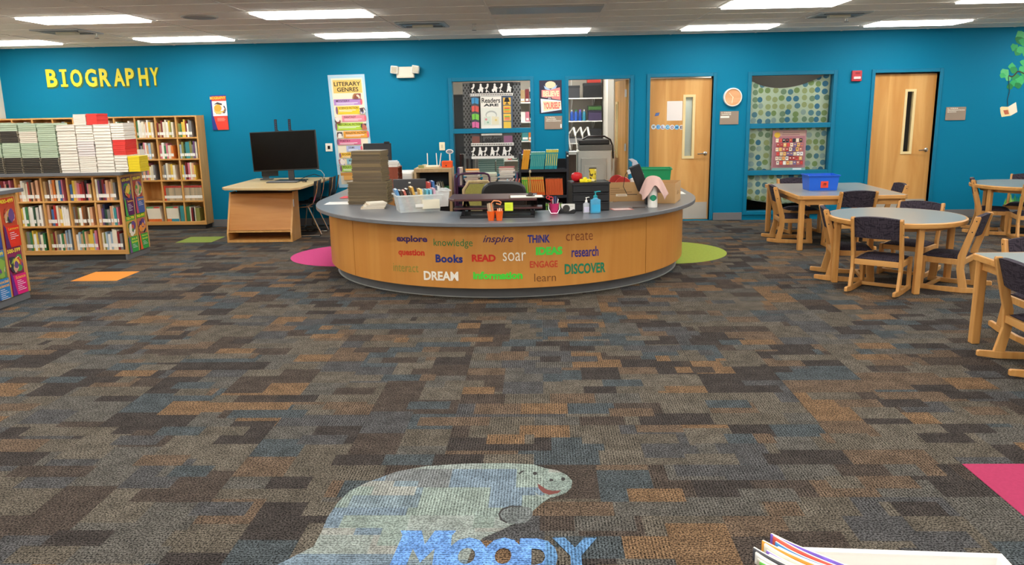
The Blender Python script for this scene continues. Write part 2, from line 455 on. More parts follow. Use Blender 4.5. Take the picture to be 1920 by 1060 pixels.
# ---- walls
def wall_with_holes(name, x0, x1, z0, z1, ya, yb, holes, mat):
    xs = sorted({x0, x1} | {h[0] for h in holes} | {h[1] for h in holes}); zs = sorted({z0, z1} | {h[2] for h in holes} | {h[3] for h in holes})
    b = B()
    for i in range(len(xs) - 1):
        run = None
        for k in range(len(zs) - 1):
            mx, mz = (xs[i] + xs[i + 1]) / 2, (zs[k] + zs[k + 1]) / 2
            solid = not any(h[0] < mx < h[1] and h[2] < mz < h[3] for h in holes)
            if solid: b.box(xs[i], ya, zs[k], xs[i + 1], yb, zs[k + 1])
    o = b.build(name, mat); tag(o, kind='structure'); return o
W1 = (-1.31, -.14, .12, 2.12); D0 = (.42, 1.33, 0, 2.11); D1 = (1.62, 2.54, 0, 2.12); W2 = (3.09, 4.28, .12, 2.12); D2 = (4.87, 5.79, 0, 2.12)
wall_with_holes('wall_back', XL, XR, -.1, CEIL + .1, WY, WY + .15, [W1, D0, D1, W2, D2], BLUE)
tag(B().box(XL - .15, YB, -.1, XL, WY + .15, CEIL + .1).build('wall_left', CREAM), kind='structure')
tag(B().box(XR, YB, -.1, XR + .15, WY + .15, CEIL + .1).build('wall_right', CREAM), kind='structure')
tag(B().box(XL - .15, YB - .15, -.1, XR + .15, YB, CEIL + .1).build('wall_front', CREAM), kind='structure')
# vinyl baseboard
for i, (a, c) in enumerate([(XL, W1[0] - .06), (W1[1] + .06, D0[0] - .06), (D0[1] + .06, D1[0] - .06), (D1[1] + .06, W2[0] - .06), (W2[1] + .06, D2[0] - .06), (D2[1] + .06, XR)]):
    tag(B().box(a, WY - .012, 0, c, WY, .11).box(a, WY - .018, 0, c, WY - .012, .008).build('baseboard_back', GREYTRIM), kind='structure')
# ---- rooms behind the wall
tag(B().box(-1.9, WY + .15, -.1, 2.75, 15.6, -.01).build('floor_workroom', plain('#8d8578', .6)), kind='structure')
tag(B().box(-1.9, 15.6, -.1, 6.8, 15.7, 2.8).build('wall_workroom_back', wall_mat('#cfc8bc')), kind='structure')
tag(B().box(-2.0, WY + .15, -.1, -1.9, 15.7, 2.8).build('wall_workroom_left', wall_mat('#cfc8bc')), kind='structure')
tag(B().box(2.75, WY + .15, -.1, 2.85, 15.6, 2.8).build('wall_workroom_right', wall_mat('#cfc8bc')), kind='structure')
tag(B().box(1.15, 14.0, -.1, 1.25, 15.6, 2.72).build('wall_workroom_partition', wall_mat('#d9d3c8')), kind='structure')
tag(B().box(-2.0, WY + .15, 2.72, 6.8, 15.7, 2.8).build('ceiling_workroom', CEILM), kind='structure')
tag(B().box(2.85, WY + .15, -.1, 6.8, 15.6, -.01).build('floor_storeroom', plain('#55504a', .7)), kind='structure')
tag(B().box(6.7, WY + .15, -.1, 6.8, 15.7, 2.8).build('wall_storeroom_right', wall_mat('#6b6660')), kind='structure')

# ---- ceiling: panels in a metal grid
ceiling = S('ceiling')
B().box(XL - .15, YB - .15, CEIL + .02, XR + .15, WY + .15, CEIL + .12).build('ceiling_slab', CEILM, ceiling)
CX0, CY0, CW, CD = -5.42, 8.41, 1.22, .61
LIT = {(c, r) for c in (-2, 0, 2, 4, 6, 8, 10) for r in (4, 0, -4, -8, -12, -16, -20)}
VENT = {(-.49, 2), (3.05, 2), (7.1, 2)}
TILE = bpy.data.meshes.new('ceiling_tile')
_b = B().box(.008, .008, CEIL, CW - .008, CD - .008, CEIL + .018); TILE.from_pydata(_b.v, [], _b.f); TILE.materials.append(CEILM)
far = B()
for c in range(-3, 13):
    for r in range(-22, 7):
        x, y = CX0 + CW * c, CY0 + CD * r
        if x + .1 > XR or x + CW < XL or y + CD < YB or y + .05 > WY: continue
        if (c, r) in LIT: continue
        x0, x1, y0, y1 = max(x, XL), min(x + CW, XR), max(y, YB), min(y + CD, WY)
        if y < 5.9:
            far.box(x0 + .008, y0 + .008, CEIL, x1 - .008, y1 - .008, CEIL + .018)
        elif x0 == x and x1 == x + CW and y1 == y + CD:
            o = bpy.data.objects.new('ceiling_tile', TILE); COL.objects.link(o); o.parent = ceiling; o.location = (x, y, 0)
        else:
            B().box(x0 + .008, y0 + .008, CEIL, x1 - .008, y1 - .008, CEIL + .018).build('ceiling_tile', CEILM, ceiling)
tag(far.build('ceiling_tiles_beyond', CEILM, ceiling), kind='stuff')
GRIDM = plain('#efeae2', .6)
for c in range(-2, 13):
    x = CX0 + CW * c
    B().box(x - .012, YB, CEIL - .004, x + .012, WY, CEIL).build('grid_bar', GRIDM, ceiling)
for r in range(-21, 7):
    y = CY0 + CD * r
    B().box(XL, y - .012, CEIL - .0045, XR, y + .012, CEIL).build('grid_bar', GRIDM, ceiling)
# light panels
GLOW = emit_mat(LAMP)
LABS = {(0, 0): 'long lit ceiling panel above the biography lettering, nearer row', (2, 0): 'lit ceiling panel nearer row, left of the unlit panel',
        (6, 0): 'lit ceiling panel of the nearer row, right of the unlit panel', (8, 0): 'lit ceiling panel cut off by the upper right corner',
        (-2, 4): 'lit ceiling panel by the back wall, cut off at the left edge', (0, 4): 'lit ceiling panel by the back wall, above the blue poster',
        (2, 4): 'lit ceiling panel by the back wall, above the emergency light', (4, 4): 'lit ceiling panel by the back wall, above the readers window',
        (6, 4): 'lit ceiling panel by the back wall, above the clock', (8, 4): 'lit ceiling panel by the back wall, above the right wooden door',
        (10, 4): 'lit ceiling panel by the back wall, beyond the right picture edge'}
for (c, r) in sorted(LIT):
    x, y = CX0 + CW * c, CY0 + CD * r
    if x < XL or x + CW > XR or y < YB: 
        continue
    lab = LABS.get((c, r), 'lit ceiling panel over the carpet, nearer than the picture shows')
    on = (c, r) != (4, 0)
    if not on: lab = 'unlit grey ceiling light panel in the nearer row, above the desk'
    t = T('ceiling_light', lab, 'ceiling light', (x + CW / 2, y + CD / 2, CEIL - .006), 0, 'ceiling light panels')
    b = B()
    b.box(-CW / 2, -CD / 2, 0, CW / 2, -CD / 2 + .03, .02).box(-CW / 2, CD / 2 - .03, 0, CW / 2, CD / 2, .02)
    b.box(-CW / 2, -CD / 2 + .03, 0, -CW / 2 + .03, CD / 2 - .03, .02).box(CW / 2 - .03, -CD / 2 + .03, 0, CW / 2, CD / 2 - .03, .02)
    b.build('frame', GRIDM, t)
    B().box(-CW / 2 + .03, -CD / 2 + .03, -.018, CW / 2 - .03, CD / 2 - .03, .016).build('diffuser', GLOW if on else plain('#a9a6a2', .4), t)
t = T('ceiling_light', 'light panel in the workroom ceiling behind the open door', 'ceiling light', (.2, 13.9, 2.70))
B().box(-.6, -.3, 0, .6, .3, .015).build('diffuser', emit_mat(ROOM_LAMP), t)
B().box(-.63, -.33, .002, .63, .33, .018).build('frame', GRIDM, t)
t = T('ceiling_light', 'light panel in the passage ceiling behind the welcome door', 'ceiling light', (2.1, 13.4, 2.70))
B().box(-.3, -.6, 0, .3, .6, .015).build('diffuser', emit_mat(ROOM_LAMP * .6), t)
B().box(-.33, -.63, .002, .33, .63, .018).build('frame', GRIDM, t)
t = T('ceiling_light', 'small light panel in the storeroom ceiling behind the dotted curtain', 'ceiling light', (4.6, 14.6, 2.70))
B().box(-.3, -.15, 0, .3, .15, .015).build('diffuser', emit_mat(3.5), t)  # added lamp, lifts the curtain's brightness from behind
B().box(-.33, -.18, .002, .33, .18, .018).build('frame', GRIDM, t)
# ceiling vents, speaker, sprinklers
VM = plain('#98a2a8', .5, .2)
for cx, cy, lab in [(-5.7, 9.9, 'grey ceiling air vent above the biography lettering'), (-1.4, 10.0, 'grey ceiling air vent above the emergency light'), (3.5, 9.93, 'grey ceiling air vent above the clock')]:
    t = T('ceiling_vent', lab, 'vent', (cx, cy, CEIL - .012), 0, 'ceiling air vents')
    B().box(-.29, -.29, 0, .29, .29, .008).build('plate', VM, t)
    B().box(-.29, -.29, -.006, -.25, .29, 0).box(.25, -.29, -.006, .29, .29, 0).box(-.25, -.29, -.006, .25, -.25, 0).box(-.25, .25, -.006, .25, .29, 0).build('rim', plain('#b4b8ba', .5), t)
    B().box(-.12, -.05, -.03, .12, .05, -.0005).build('deflector', plain('#c9c4ae', .5), t)
    for k in range(4):
        y = -.2 + k * .04 if k < 2 else .12 + (k - 2) * .05
        B().box(-.22, y, -.012, .22, y + .012, -.0005).build('slat', plain('#7c868c', .5), t)
t = T('ceiling_speaker', 'round grey loudspeaker grille in the ceiling', 'speaker', (-3.6, 8.77, CEIL - .012))
B().lathe([(.19, .012), (.19, .004), (.17, 0)], 28).build('rim', plain('#b5b2ad', .6), t)
B().lathe([(.165, .002), (.165, -.003), (.1, -.006)], 28).build('grille', plain('#8d8d8c', .6), t)
for px, py, lab in [(181, 68, 'small chrome sprinkler under the ceiling left of centre'), (889, 53, 'small chrome sprinkler under the ceiling above the readers window'), (1587, 37, 'small chrome sprinkler under the ceiling beside the right vent')]:
    p = PZ(px, py, CEIL - .05)
    t = T('sprinkler', lab, 'sprinkler', (p.x, p.y, CEIL - .075), 0, 'ceiling sprinklers')
    B().lathe([(.03, .075), (.03, .07), (.012, .066), (.012, .03)], 14).build('stem', STEEL, t)
    B().lathe([(.028, .004), (.028, 0)], 14).build('deflector', plain('#4a4744', .4, .6), t)
    B().bar((-.015, 0, .004), (-.01, 0, .032), .005, .005).bar((.015, 0, .004), (.01, 0, .032), .005, .005).build('yoke', STEEL, t)

# ---- windows, doors
def frame_bars(b, x0, x1, z0, z1, w, ya, yb, bottom=True):
    b.box(x0, ya, z0, x0 + w, yb, z1); b.box(x1 - w, ya, z0, x1, yb, z1); b.box(x0 + w, ya, z1 - w, x1 - w, yb, z1)
    if bottom: b.box(x0 + w, ya, z0, x1 - w, yb, z0 + w)
    return b
GL = glass_mat()
for n, (x0, x1, z0, z1), lab in [(1, W1, 'blue framed interior window of three panes with a readers banner'), (2, W2, 'blue framed interior window of three panes with a dotted curtain')]:
    w = S('window_%d' % n, label=lab)
    frame_bars(B(), x0 - .05, x1 + .05, z0 - .05, z1 + .05, .055, WY - .02, WY + .17).build('window_frame', TRIMBLUE, w, bevel=.004)
    for zc in (.70, 1.39):
        B().box(x0 + .005, WY - .015, zc - .035, x1 - .005, WY + .16, zc + .035).build('mullion', TRIMBLUE, w, bevel=.004)
    for za, zb in ((z0 + .005, .665), (.735, 1.355), (1.425, z1 - .005)):
        B().box(x0 + .005, WY + .06, za, x1 - .005, WY + .066, zb).build('pane', GL, w)
def lever(parent, x, y, z, sgn=-1):
    h = B().lathe([(.03, 0), (.03, .01), (.012, .014), (.012, .045)], 16).xf(Matrix.Translation((x, y, z)) @ Matrix.Rotation(PI / 2, 4, 'X'))
    h.tube([(x, y - .045, z), (x + sgn * .05, y - .05, z), (x + sgn * .12, y - .045, z - .005)], .009, 8)
    h.build('door_handle', CHROME, parent, smooth=True)
def door_frame(parent, D):
    x0, x1, z0, z1 = D
    frame_bars(B(), x0 - .05, x1 + .05, 0, z1 + .05, .05, WY - .02, WY + .17, False).build('door_frame', TRIMBLUE, parent, bevel=.004)
def slab_with_light(b, w, h, lx0, lx1, lz0, lz1, t=.045):
    b.box(0, 0, .01, lx0, t, h); b.box(lx1, 0, .01, w, t, h); b.box(lx0, 0, .01, lx1, t, lz0); b.box(lx0, 0, lz1, lx1, t, h); return b
def door_leaf(parent, w, h, lx0, lx1, lz0, lz1, hx, sgn, kick=True):
    slab_with_light(B(), w, h, lx0, lx1, lz0, lz1).build('door_leaf', DOORWOOD, parent)
    frame_bars(B(), lx0 - .03, lx1 + .03, lz0 - .03, lz1 + .03, .035, -.012, .057).build('vision_frame', plain('#ecd49c', .5), parent)
    B().box(lx0, .02, lz0, lx1, .026, lz1).build('vision_glass', GL, parent)
    if kick:
        B().box(.02, -.003, .02, w - .02, 0, .27).build('kick_plate', KICK, parent)
    lever(parent, hx, 0, 1.0, sgn)
# door 1: closed, welcome letters
d = S('door_1', label='closed maple door with narrow window and welcome letters'); door_frame(d, D1)
leaf = S('door_panel', (D1[0] + .005, WY + .06, 0)); leaf.parent = d; del leaf['kind']
wd = D1[1] - D1[0] - .01
def dx(px, py): return PY(px, py, WY + .06).x - D1[0] - .005
def dz(px, py): return PY(px, py, WY + .06).z
# the leaf is one part; fittings are its sub-parts
slab_with_light(B(), wd, 2.1, dx(1284, 240), dx(1298, 240), dz(1290, 293), dz(1290, 182)).build('door_leaf', DOORWOOD, leaf)
frame_bars(B(), dx(1284, 240) - .035, dx(1298, 240) + .035, dz(1290, 293) - .035, dz(1290, 182) + .035, .037, -.012, .057).build('vision_frame', plain('#ecd49c', .5), leaf)
B().box(dx(1284, 240), .02, dz(1290, 293), dx(1298, 240), .026, dz(1290, 182)).build('vision_glass', GL, leaf)
B().box(dx(1284, 240) - .01, .05, dz(1290, 293) - .01, dx(1298, 240) + .01, .053, dz(1290, 182) + .01).build('roller_blind', plain('#e4ece4', .7), leaf)
B().box(.02, -.003, .02, wd - .02, 0, .27).build('kick_plate', KICK, leaf)
lever(leaf, wd - .07, 0, 1.0, -1)
# door 2: closed, dark window
d = S('door_2', label='closed maple door with narrow dark window at the right'); door_frame(d, D2)
leaf = S('door_panel', (D2[0] + .005, WY + .06, 0)); leaf.parent = d; del leaf['kind']
wd = D2[1] - D2[0] - .01
a0 = PY(1709, 170, WY + .06).x - D2[0] - .005; a1 = PY(1722, 170, WY + .06).x - D2[0] - .005
door_leaf(leaf, wd, 2.1, .5, .6, PY(1700, 285, WY + .06).z, PY(1715, 171, WY + .06).z, wd - .07, -1)
# door 3: open into the workroom
d = S('door_3', label='open maple door swung into the workroom'); door_frame(d, D0)
leaf = S('door_panel', (D0[1] - .01, WY + .15, 0)); leaf.parent = d; leaf.rotation_euler = (0, 0, math.radians(180 - 85)); del leaf['kind']
slab_with_light(B(), .88, 2.1, .62, .72, .95, 1.75).build('door_leaf', DOORWOOD, leaf)
frame_bars(B(), .585, .755, .915, 1.785, .037, -.012, .057).build('vision_frame', plain('#ecd49c', .5), leaf)
B().box(.62, .02, .95, .72, .026, 1.75).build('vision_glass', GL, leaf)
for zz in (.25, 1.05, 1.85): B().box(-.01, .03, zz, .05, .05, zz + .11).build('hinge', STEEL, leaf)
h = B().lathe([(.03, 0), (.03, .01), (.012, .014), (.012, .05)], 16).xf(Matrix.Translation((.81, .045, 1.0)) @ Matrix.Rotation(-PI / 2, 4, 'X'))
h.tube([(.81, .095, 1.0), (.75, .1, 1.0), (.69, .095, .995)], .01, 8)
h.build('door_handle', CHROME, leaf, smooth=True)

# ---- curtain in window 2
def curt(u, v):
    x = W2[0] + .0 + (W2[1] - W2[0]) * u
    top = 2.06 + .10 * (u ** 3) - .52 * u * (1 - u) * (1.25 - .5 * u)
    bot = .30 - .10 * math.sin(PI * u) * .8
    z = bot + (top - bot) * v
    y = WY + .13 + .014 * math.sin(u * 34 + v * 2) * (.4 + .6 * (1 - v)) + .014 * math.sin(u * 11 + v * 5) + .03 * math.sin(PI * u) * v
    return (x, y, z)
tag(B().grid(curt, 70, 40).build('dotted_curtain', dots_mat(), smooth=True, solid=.002), 'pale green curtain with blue and olive dots sagging across the right window', 'curtain')
tag(B().box(3.2, 13.2, -.01, 4.2, 13.8, .62).box(3.25, 13.18, .05, 4.15, 13.2, .3).build('storeroom_cabinet', BLKMAT), 'dark low cabinet behind the bottom edge of the dotted curtain', 'cabinet')

# ================================================================== ON THE BACK WALL
YELLOW = '#e9dc2e'
t = T('wall_lettering', 'big yellow cut-out biography lettering on the blue wall', 'lettering', tuple(PY(190, 165, WY)))
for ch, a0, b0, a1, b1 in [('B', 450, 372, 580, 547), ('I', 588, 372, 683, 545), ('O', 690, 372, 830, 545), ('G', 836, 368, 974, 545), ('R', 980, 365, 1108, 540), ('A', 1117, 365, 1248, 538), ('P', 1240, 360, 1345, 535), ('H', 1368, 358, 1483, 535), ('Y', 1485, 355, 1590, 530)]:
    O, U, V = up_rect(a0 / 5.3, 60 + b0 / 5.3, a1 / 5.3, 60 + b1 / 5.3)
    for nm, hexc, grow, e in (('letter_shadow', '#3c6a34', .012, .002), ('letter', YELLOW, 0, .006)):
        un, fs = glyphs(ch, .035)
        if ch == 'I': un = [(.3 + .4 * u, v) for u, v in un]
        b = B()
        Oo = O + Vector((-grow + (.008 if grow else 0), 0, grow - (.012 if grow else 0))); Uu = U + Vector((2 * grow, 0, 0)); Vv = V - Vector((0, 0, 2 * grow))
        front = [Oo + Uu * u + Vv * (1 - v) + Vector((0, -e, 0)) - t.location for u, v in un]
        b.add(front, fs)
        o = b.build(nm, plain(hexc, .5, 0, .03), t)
    # slab serifs for the I
    if ch == 'I':
        for f in (0, .86):
            q = O + V * f
            B().add([q + Vector((0, -.0068, 0)) - t.location, q + U + Vector((0, -.0068, 0)) - t.location, q + U + V * .14 + Vector((0, -.0068, 0)) - t.location, q + V * .14 + Vector((0, -.0068, 0)) - t.location], [(0, 1, 2, 3)]).build('letter_serif', plain(YELLOW, .5, 0, .03), t)
def hang(name, label, cat, O, U, V, items, base='#ffffff', thick=.003, group=None):
    t = T(name, label, cat, tuple(O + V), 0, group)
    off = O + V
    printed('print', O - off, U, V, items, t, base, thick)
    return t
rnd = random.Random(3)
def blobs(n, x0, y0, x1, y1, cols, s=.12, seed=1):
    r = random.Random(seed); out = []
    for k in range(n):
        cx, cy = r.uniform(x0 + s * .6, x1 - s * .6), r.uniform(y0 + s * .35, y1 - s * .35)
        a = s * r.uniform(.35, 1); q = r.uniform(0, 6)
        pts = [(cx + a * r.uniform(.5, 1) * math.cos(q + i * 2 * PI / 7), cy + .5 * a * r.uniform(.5, 1) * math.sin(q + i * 2 * PI / 7)) for i in range(7)]
        pts = [(min(max(p[0], x0), x1), min(max(p[1], y0), y1)) for p in pts]
        out.append(('p', pts, r.choice(cols)))
    return out
def dewey(num, title, lines, top, mid, low, edge, art, seed):
    it = [('r', 0, 0, 1, .13, top), ('t', num, .06, .025, .94, .11, '#f6e33c', .03), ('r', 0, .13, 1, .58, mid)]
    it += blobs(26, .06, .15, .96, .57, art, .36, seed)
    it += [('p', [(0, .58), (1, .58), (1, 1), (0, 1)], low), ('p', [(0, .5), (.14, .6), (.2, .8), (.3, 1), (0, 1)], edge)]
    ts = title.split('/')
    for k, w in enumerate(ts):
        it.append(('t', w, .28, .6 + k * .085, .95, .67 + k * .085, '#f6b33c' if low != '#3aa54a' else '#e4f04a', .02))
    y = .6 + len(ts) * .085 + .02
    for k in range(lines):
        it.append(('r', .34, y + k * .04, .34 + .3 + .12 * ((k * 7) % 3), y + k * .04 + .012, '#e9e4ee'))
    return it
# blue/red biography poster
O, U, V = wall_rect((393, 179), (423, 178), (400, 244))
art = ['#f0a63a', '#f6c56a', '#ffffff', '#3b3a52', '#c7cfe6', '#8d5a3a', '#e8e0f0']
hang('biography_poster', 'narrow blue and red biography poster beside the wall bookcase', 'poster', O, U, V,
     [('r', .1, .03, 1, .17, '#d84a2e'), ('t', 'BIOGRAPHY', .0, .04, .98, .12, '#f6c83c', .03), ('r', .1, .17, 1, .6, '#e6e9f2')] + blobs(22, .12, .2, .98, .6, art, .4, 5) +
     [('c', .45, .37, .24, .1, '#f3a93a'), ('p', [(.22, .27), (.45, .2), (.75, .25), (.7, .29), (.4, .26)], '#4a3a3a'), ('r', .1, .6, 1, 1, '#e9402f'), ('p', [(.0, .6), (.14, .6), (.22, .8), (.32, 1), (0, 1)], '#27368c')] +
     [('r', .35, .66 + k * .035, .8 + .05 * (k % 2), .672 + k * .035, '#f6b8a8') for k in range(3)], '#2a3a94')
# literary genres banner
O, U, V = wall_rect((614, 141), (683, 139), (636, 352))
O2, U2, V2 = O, U, V
gi = [('r', .08, .03, .93, .97, '#f5ead2'), ('r', .12, .045, .9, .16, '#eec86e'), ('t', 'LITERARY', .15, .062, .87, .098, '#2b211b', .02), ('t', 'GENRES', .22, .11, .8, .147, '#2b211b', .02)]
rows = [('MYSTERY', '#bb8ccf', .1, .85, .212, .265), ('SCIENCE FICTION', '#f2cf30', .16, .78, .275, .345), ('FANTASY', '#ee8fa2', .28, .92, .355, .41), ('HISTORICAL FICTION', '#b7d93e', .1, .84, .42, .485),
        ('REALISTIC FICTION', '#f2a63a', .28, .95, .495, .555), ('POETRY', '#dd6a96', .1, .74, .565, .615), ('DRAMA', '#b4bfe4', .32, .74, .625, .675), ('BIOGRAPHY', '#f2bf30', .13, .8, .685, .73), ('MYTHS MAGIC', '#86bfd0', .3, .8, .74, .79), ('FOLKTALE', '#a9d24a', .12, .76, .80, .855)]
for k, (w, c, x0, x1, y0, y1) in enumerate(rows):
    gi += [('r', x0, y0, x1, y1, c), ('c', x0 if k % 2 else x1, (y0 + y1) / 2, .03, (y1 - y0) / 2, '#8a5f80' if k % 2 else '#e8697a'), ('t', w, x0 + .06, y0 + .006, x0 + .06 + (x1 - x0) * min(.85, .055 * len(w) + .12), y0 + .024, '#4a3a34', .01)]
    gi += [('r', x0 + .06, y0 + .032, x1 - .1, y0 + .036, '#ffffff'), ('r', x0 + .06, y0 + .043, x1 - .2, y0 + .046, '#ffffff')]
gi += blobs(8, .6, .165, .9, .21, ['#8a4a3a', '#e8d8c8', '#b07a4a'], .16, 4)
for k, y in enumerate((.29, .37, .43, .5, .63, .74)):
    gi += blobs(7, .08 if k % 2 else .78, y, .26 if k % 2 else .95, y + .055, ['#8a4a3a', '#f2e8e0', '#4a4048', '#c06a5a', '#8a86b4'], .12, 20 + k)
gi += [('r', .1, .865, .82, .89, '#c98a3a'), ('r', .18, .89, .74, .93, '#e0a85a')]
hang('genres_banner', 'tall literary genres banner showing a stack of coloured books', 'banner', O, U, V, gi, '#b7d9ec')
# believe in yourself
O, U, V = wall_rect((1011, 151), (1053, 150), (1012, 213))
hang('believe_poster', 'small navy and pink believe in yourself poster beside the open door', 'poster', O, U, V,
     [('c', .5, .14, .24, .11, '#f0d6b4'), ('p', [(.2, .16), (.5, .28), (.8, .14), (.75, .24), (.5, .33), (.25, .26)], '#a9c6ea'), ('p', [(.1, .29), (.5, .29), (.92, .22), (.94, .6), (.1, .5)], '#ee8f8c'), ('t', 'BELIEVE', .16, .32, .88, .49, '#fbe6bc', .04),
      ('r', .35, .51, .55, .58, '#4a4656'), ('t', 'IN', .4, .52, .5, .57, '#d8d4e0', .02), ('p', [(.05, .55), (.96, .62), (.98, .9), (.07, .98)], '#dfe6f2'), ('p', [(.14, .62), (.95, .66), (.94, .86), (.18, .93)], '#fbe6bc'), ('t', 'YOURSELF', .18, .66, .92, .87, '#e8726a', .04)], '#26263e')
SIGN = '#9a8878'
def room_sign(label, px, lines, extra=()):
    O, U, V = up_rect(*px)
    hang('room_sign', label, 'sign', O, U, V, [('t', l, .08, .07 + .13 * k, .08 + .085 * len(l), .15 + .13 * k, '#f6f0e2', .03) for k, l in enumerate(lines)] + list(extra), SIGN, .008, 'grey room signs')
room_sign('grey room sign under the believe poster', (1021, 218, 1054, 242), ['1-TR06', 'TEACHER', 'PROCESSING'], [('r', .9, .62, .98, .9, '#f6f6f6')])
room_sign('grey room sign under the round clock', (1350, 209, 1384, 233), ['1-TR05', 'OFFICE'], [('r', .03, .36, .5, .5, '#f7f3ea')])
room_sign('grey room sign to the right of the far right door', (1774, 201, 1809, 225), ['1-TR04', 'PRODUCTION', 'BOOTH'])
# clock
c = PY(1374, 182.5, WY - .03)
t = T('wall_clock', 'round white rimmed wall clock with an orange wooden face', 'clock', tuple(c))
RX = Matrix.Rotation(PI / 2, 4, 'X')
B().lathe([(.135, -.03), (.135, .01), (.128, .02), (.118, .02), (.118, .004)], 36).xf(RX).build('rim', WHITE, t, smooth=True)
B().lathe([(.117, .0045), (.117, .007)], 36).xf(RX).build('face', wood('#d99a68', '#e6b184', 'x'), t)
B().bar((.01, -.010, -.012), (-.055, -.010, .062), .007, .003, up=(0, 1, 0)).build('minute_hand', plain('#fbe9c4', .4), t)
B().bar((.0, -.012, .01), (-.012, -.012, -.085), .009, .003, up=(0, 1, 0)).build('hour_hand', plain('#fbe9c4', .4), t)
# emergency light
c = PY(761, 136, WY)
t = T('emergency_light', 'white two-headed emergency light high on the wall', 'emergency light', (c.x, c.y, c.z - .08))
B().box(-.13, -.07, .02, .13, 0, .16).box(-.13, -.075, .0, .13, 0, .02).build('housing', plain('#e4dccb', .4), t, bevel=.006)
for s_, rot in ((-1, .05), (1, .28)):
    M = Matrix.Translation((s_ * .155, -.06, .115)) @ Matrix.Rotation(-s_ * 0.1 + rot * (1 if s_ > 0 else 0), 4, 'Y')
    l = B().box(-.055, -.06, -.055, .055, .05, .06).xf(M).build('lamp_head', plain('#f0ede6', .3), t, bevel=.015)
    B().box(-.042, -.064, -.04, .042, -.06, .045).xf(M).build('lens', plain('#b5ad9a', .15, .3, .2, 60), t)
# fire alarm
c = PY(1605, 142.5, WY)
t = T('fire_alarm', 'red fire alarm strobe high on the wall left of the right door', 'fire alarm', (c.x, c.y, c.z - .075))
B().box(-.07, -.045, 0, .07, 0, .15).build('housing', plain('#c23a44', .35), t, bevel=.008)
B().box(-.05, -.06, .03, .05, -.045, .065).build('strobe_lens', plain('#f6dcdc', .1), t, bevel=.006)
printed('print', (-.03, -.0455, .13), (.07, 0, 0), (0, 0, -.035), [('t', 'FIRE', .08, .2, .92, .8, '#7a1a22', .03)], t, '#b02a36', .001, sheet='name_plate')
# switches and outlets
for i, (px, lab) in enumerate([((610, 269, 624, 284), 'white switch plate with a black rocker left of the genres banner'), ((823.5, 267, 834.5, 282), 'cream wall plate between the banner and the readers window'), ((381, 251.5, 386, 260), 'small white plate beside the tall bookcase')]):
    O, U, V = up_rect(*px, WY)
    t = T('wall_plate', lab, 'wall plate', tuple(O + V + U / 2), 0, 'wall plates')
    w, h = U.length / 2, V.length
    B().box(-w, -.008, 0, w, 0, h).build('plate', plain('#f4f0e4' if i != 1 else '#efe9c8', .4), t, bevel=.002)
    B().box(-w * .35, -.013, h * .3, w * .35, -.008, h * .7).build('rocker', BLACK if i == 0 else plain('#d6cfae', .4), t)
# tree mural at the right: painted leaves, branch and an open book
lf = T('tree_mural', 'painted green leaves and dark twig at the right end of the wall', 'mural', tuple(PY(1905, 140, WY)))
LG = ['#1f8f4e', '#2ba860', '#3cb46a', '#178043', '#5cc27a', '#27c070']
r = random.Random(9)
def mural_poly(nm, pts, hexc, e):
    B().add([PY(x, y, WY - e) - lf.location for x, y in pts], [tuple(range(len(pts)))]).build(nm, plain(hexc, .6, 0, .15, 30), lf)
e = .001
for cx, cy, s_ in [(1914, 66, 11), (1912, 75, 9), (1920, 78, 10), (1902, 89, 8), (1908, 97, 8), (1915, 94, 9), (1897, 124, 7), (1901, 132, 8), (1884, 136, 9), (1880, 142, 6), (1890, 146, 7), (1906, 145, 9), (1913, 152, 10), (1918, 130, 9), (1900, 156, 8), (1893, 162, 6), (1919, 118, 7), (1908, 160, 7), (1925, 140, 12), (1930, 100, 14), (1935, 160, 12)]:
    e += .00025
    mural_poly('leaf', [(cx + s_ * r.uniform(.7, 1.15) * math.cos(2 * PI * k / 9), cy + s_ * r.uniform(.65, 1.1) * math.sin(2 * PI * k / 9)) for k in range(9)], r.choice(LG), e)
def strip(pts, w, hexc, nm, e):
    L_ = []; R_ = []
    for i, p in enumerate(pts):
        a = pts[min(i + 1, len(pts) - 1)]; b_ = pts[max(i - 1, 0)]
        dx_, dy_ = a[0] - b_[0], a[1] - b_[1]; l = math.hypot(dx_, dy_)
        L_.append((p[0] - dy_ / l * w, p[1] + dx_ / l * w)); R_.append((p[0] + dy_ / l * w, p[1] - dx_ / l * w))
    bb = B(); n = len(pts)
    bb.add([PY(x, y, WY - e) - lf.location for x, y in L_ + R_], [(i, i + 1, n + i + 1, n + i) for i in range(n - 1)])
    bb.build(nm, plain(hexc, .6), lf)
strip([(1891, 142), (1898, 144), (1902, 141), (1908, 134), (1912, 134), (1920, 138), (1930, 136), (1945, 128)], 1.1, '#3a2c26', 'branch', .008)
strip([(1891, 143), (1892, 158), (1893, 172), (1889, 186), (1889.5, 199)], .6, '#1f3a4a', 'string', .0085)
bk = T('painted_book', 'small open book painted on the wall under the leaves', 'painting', tuple(PY(1891, 219, WY)))
for nm, pts, c, e in [('page', [(1875, 202), (1878, 200), (1890, 200.5), (1895, 217), (1878, 219.5), (1876, 212)], '#f6e0a8', .002), ('page', [(1890, 200.5), (1905, 191.5), (1907.5, 210), (1895, 217)], '#f6ead2', .002), ('picture', [(1881, 207), (1890, 206), (1892, 214), (1884, 215)], '#c86a4a', .003)]:
    B().add([PY(x, y, WY - e) - bk.location for x, y in pts], [tuple(range(len(pts)))]).build(nm, plain(c, .6), bk)
pg = T('painted_grass', 'painted tufts of green grass low on the wall behind the far table', 'mural', tuple(PY(1895, 385, WY)))
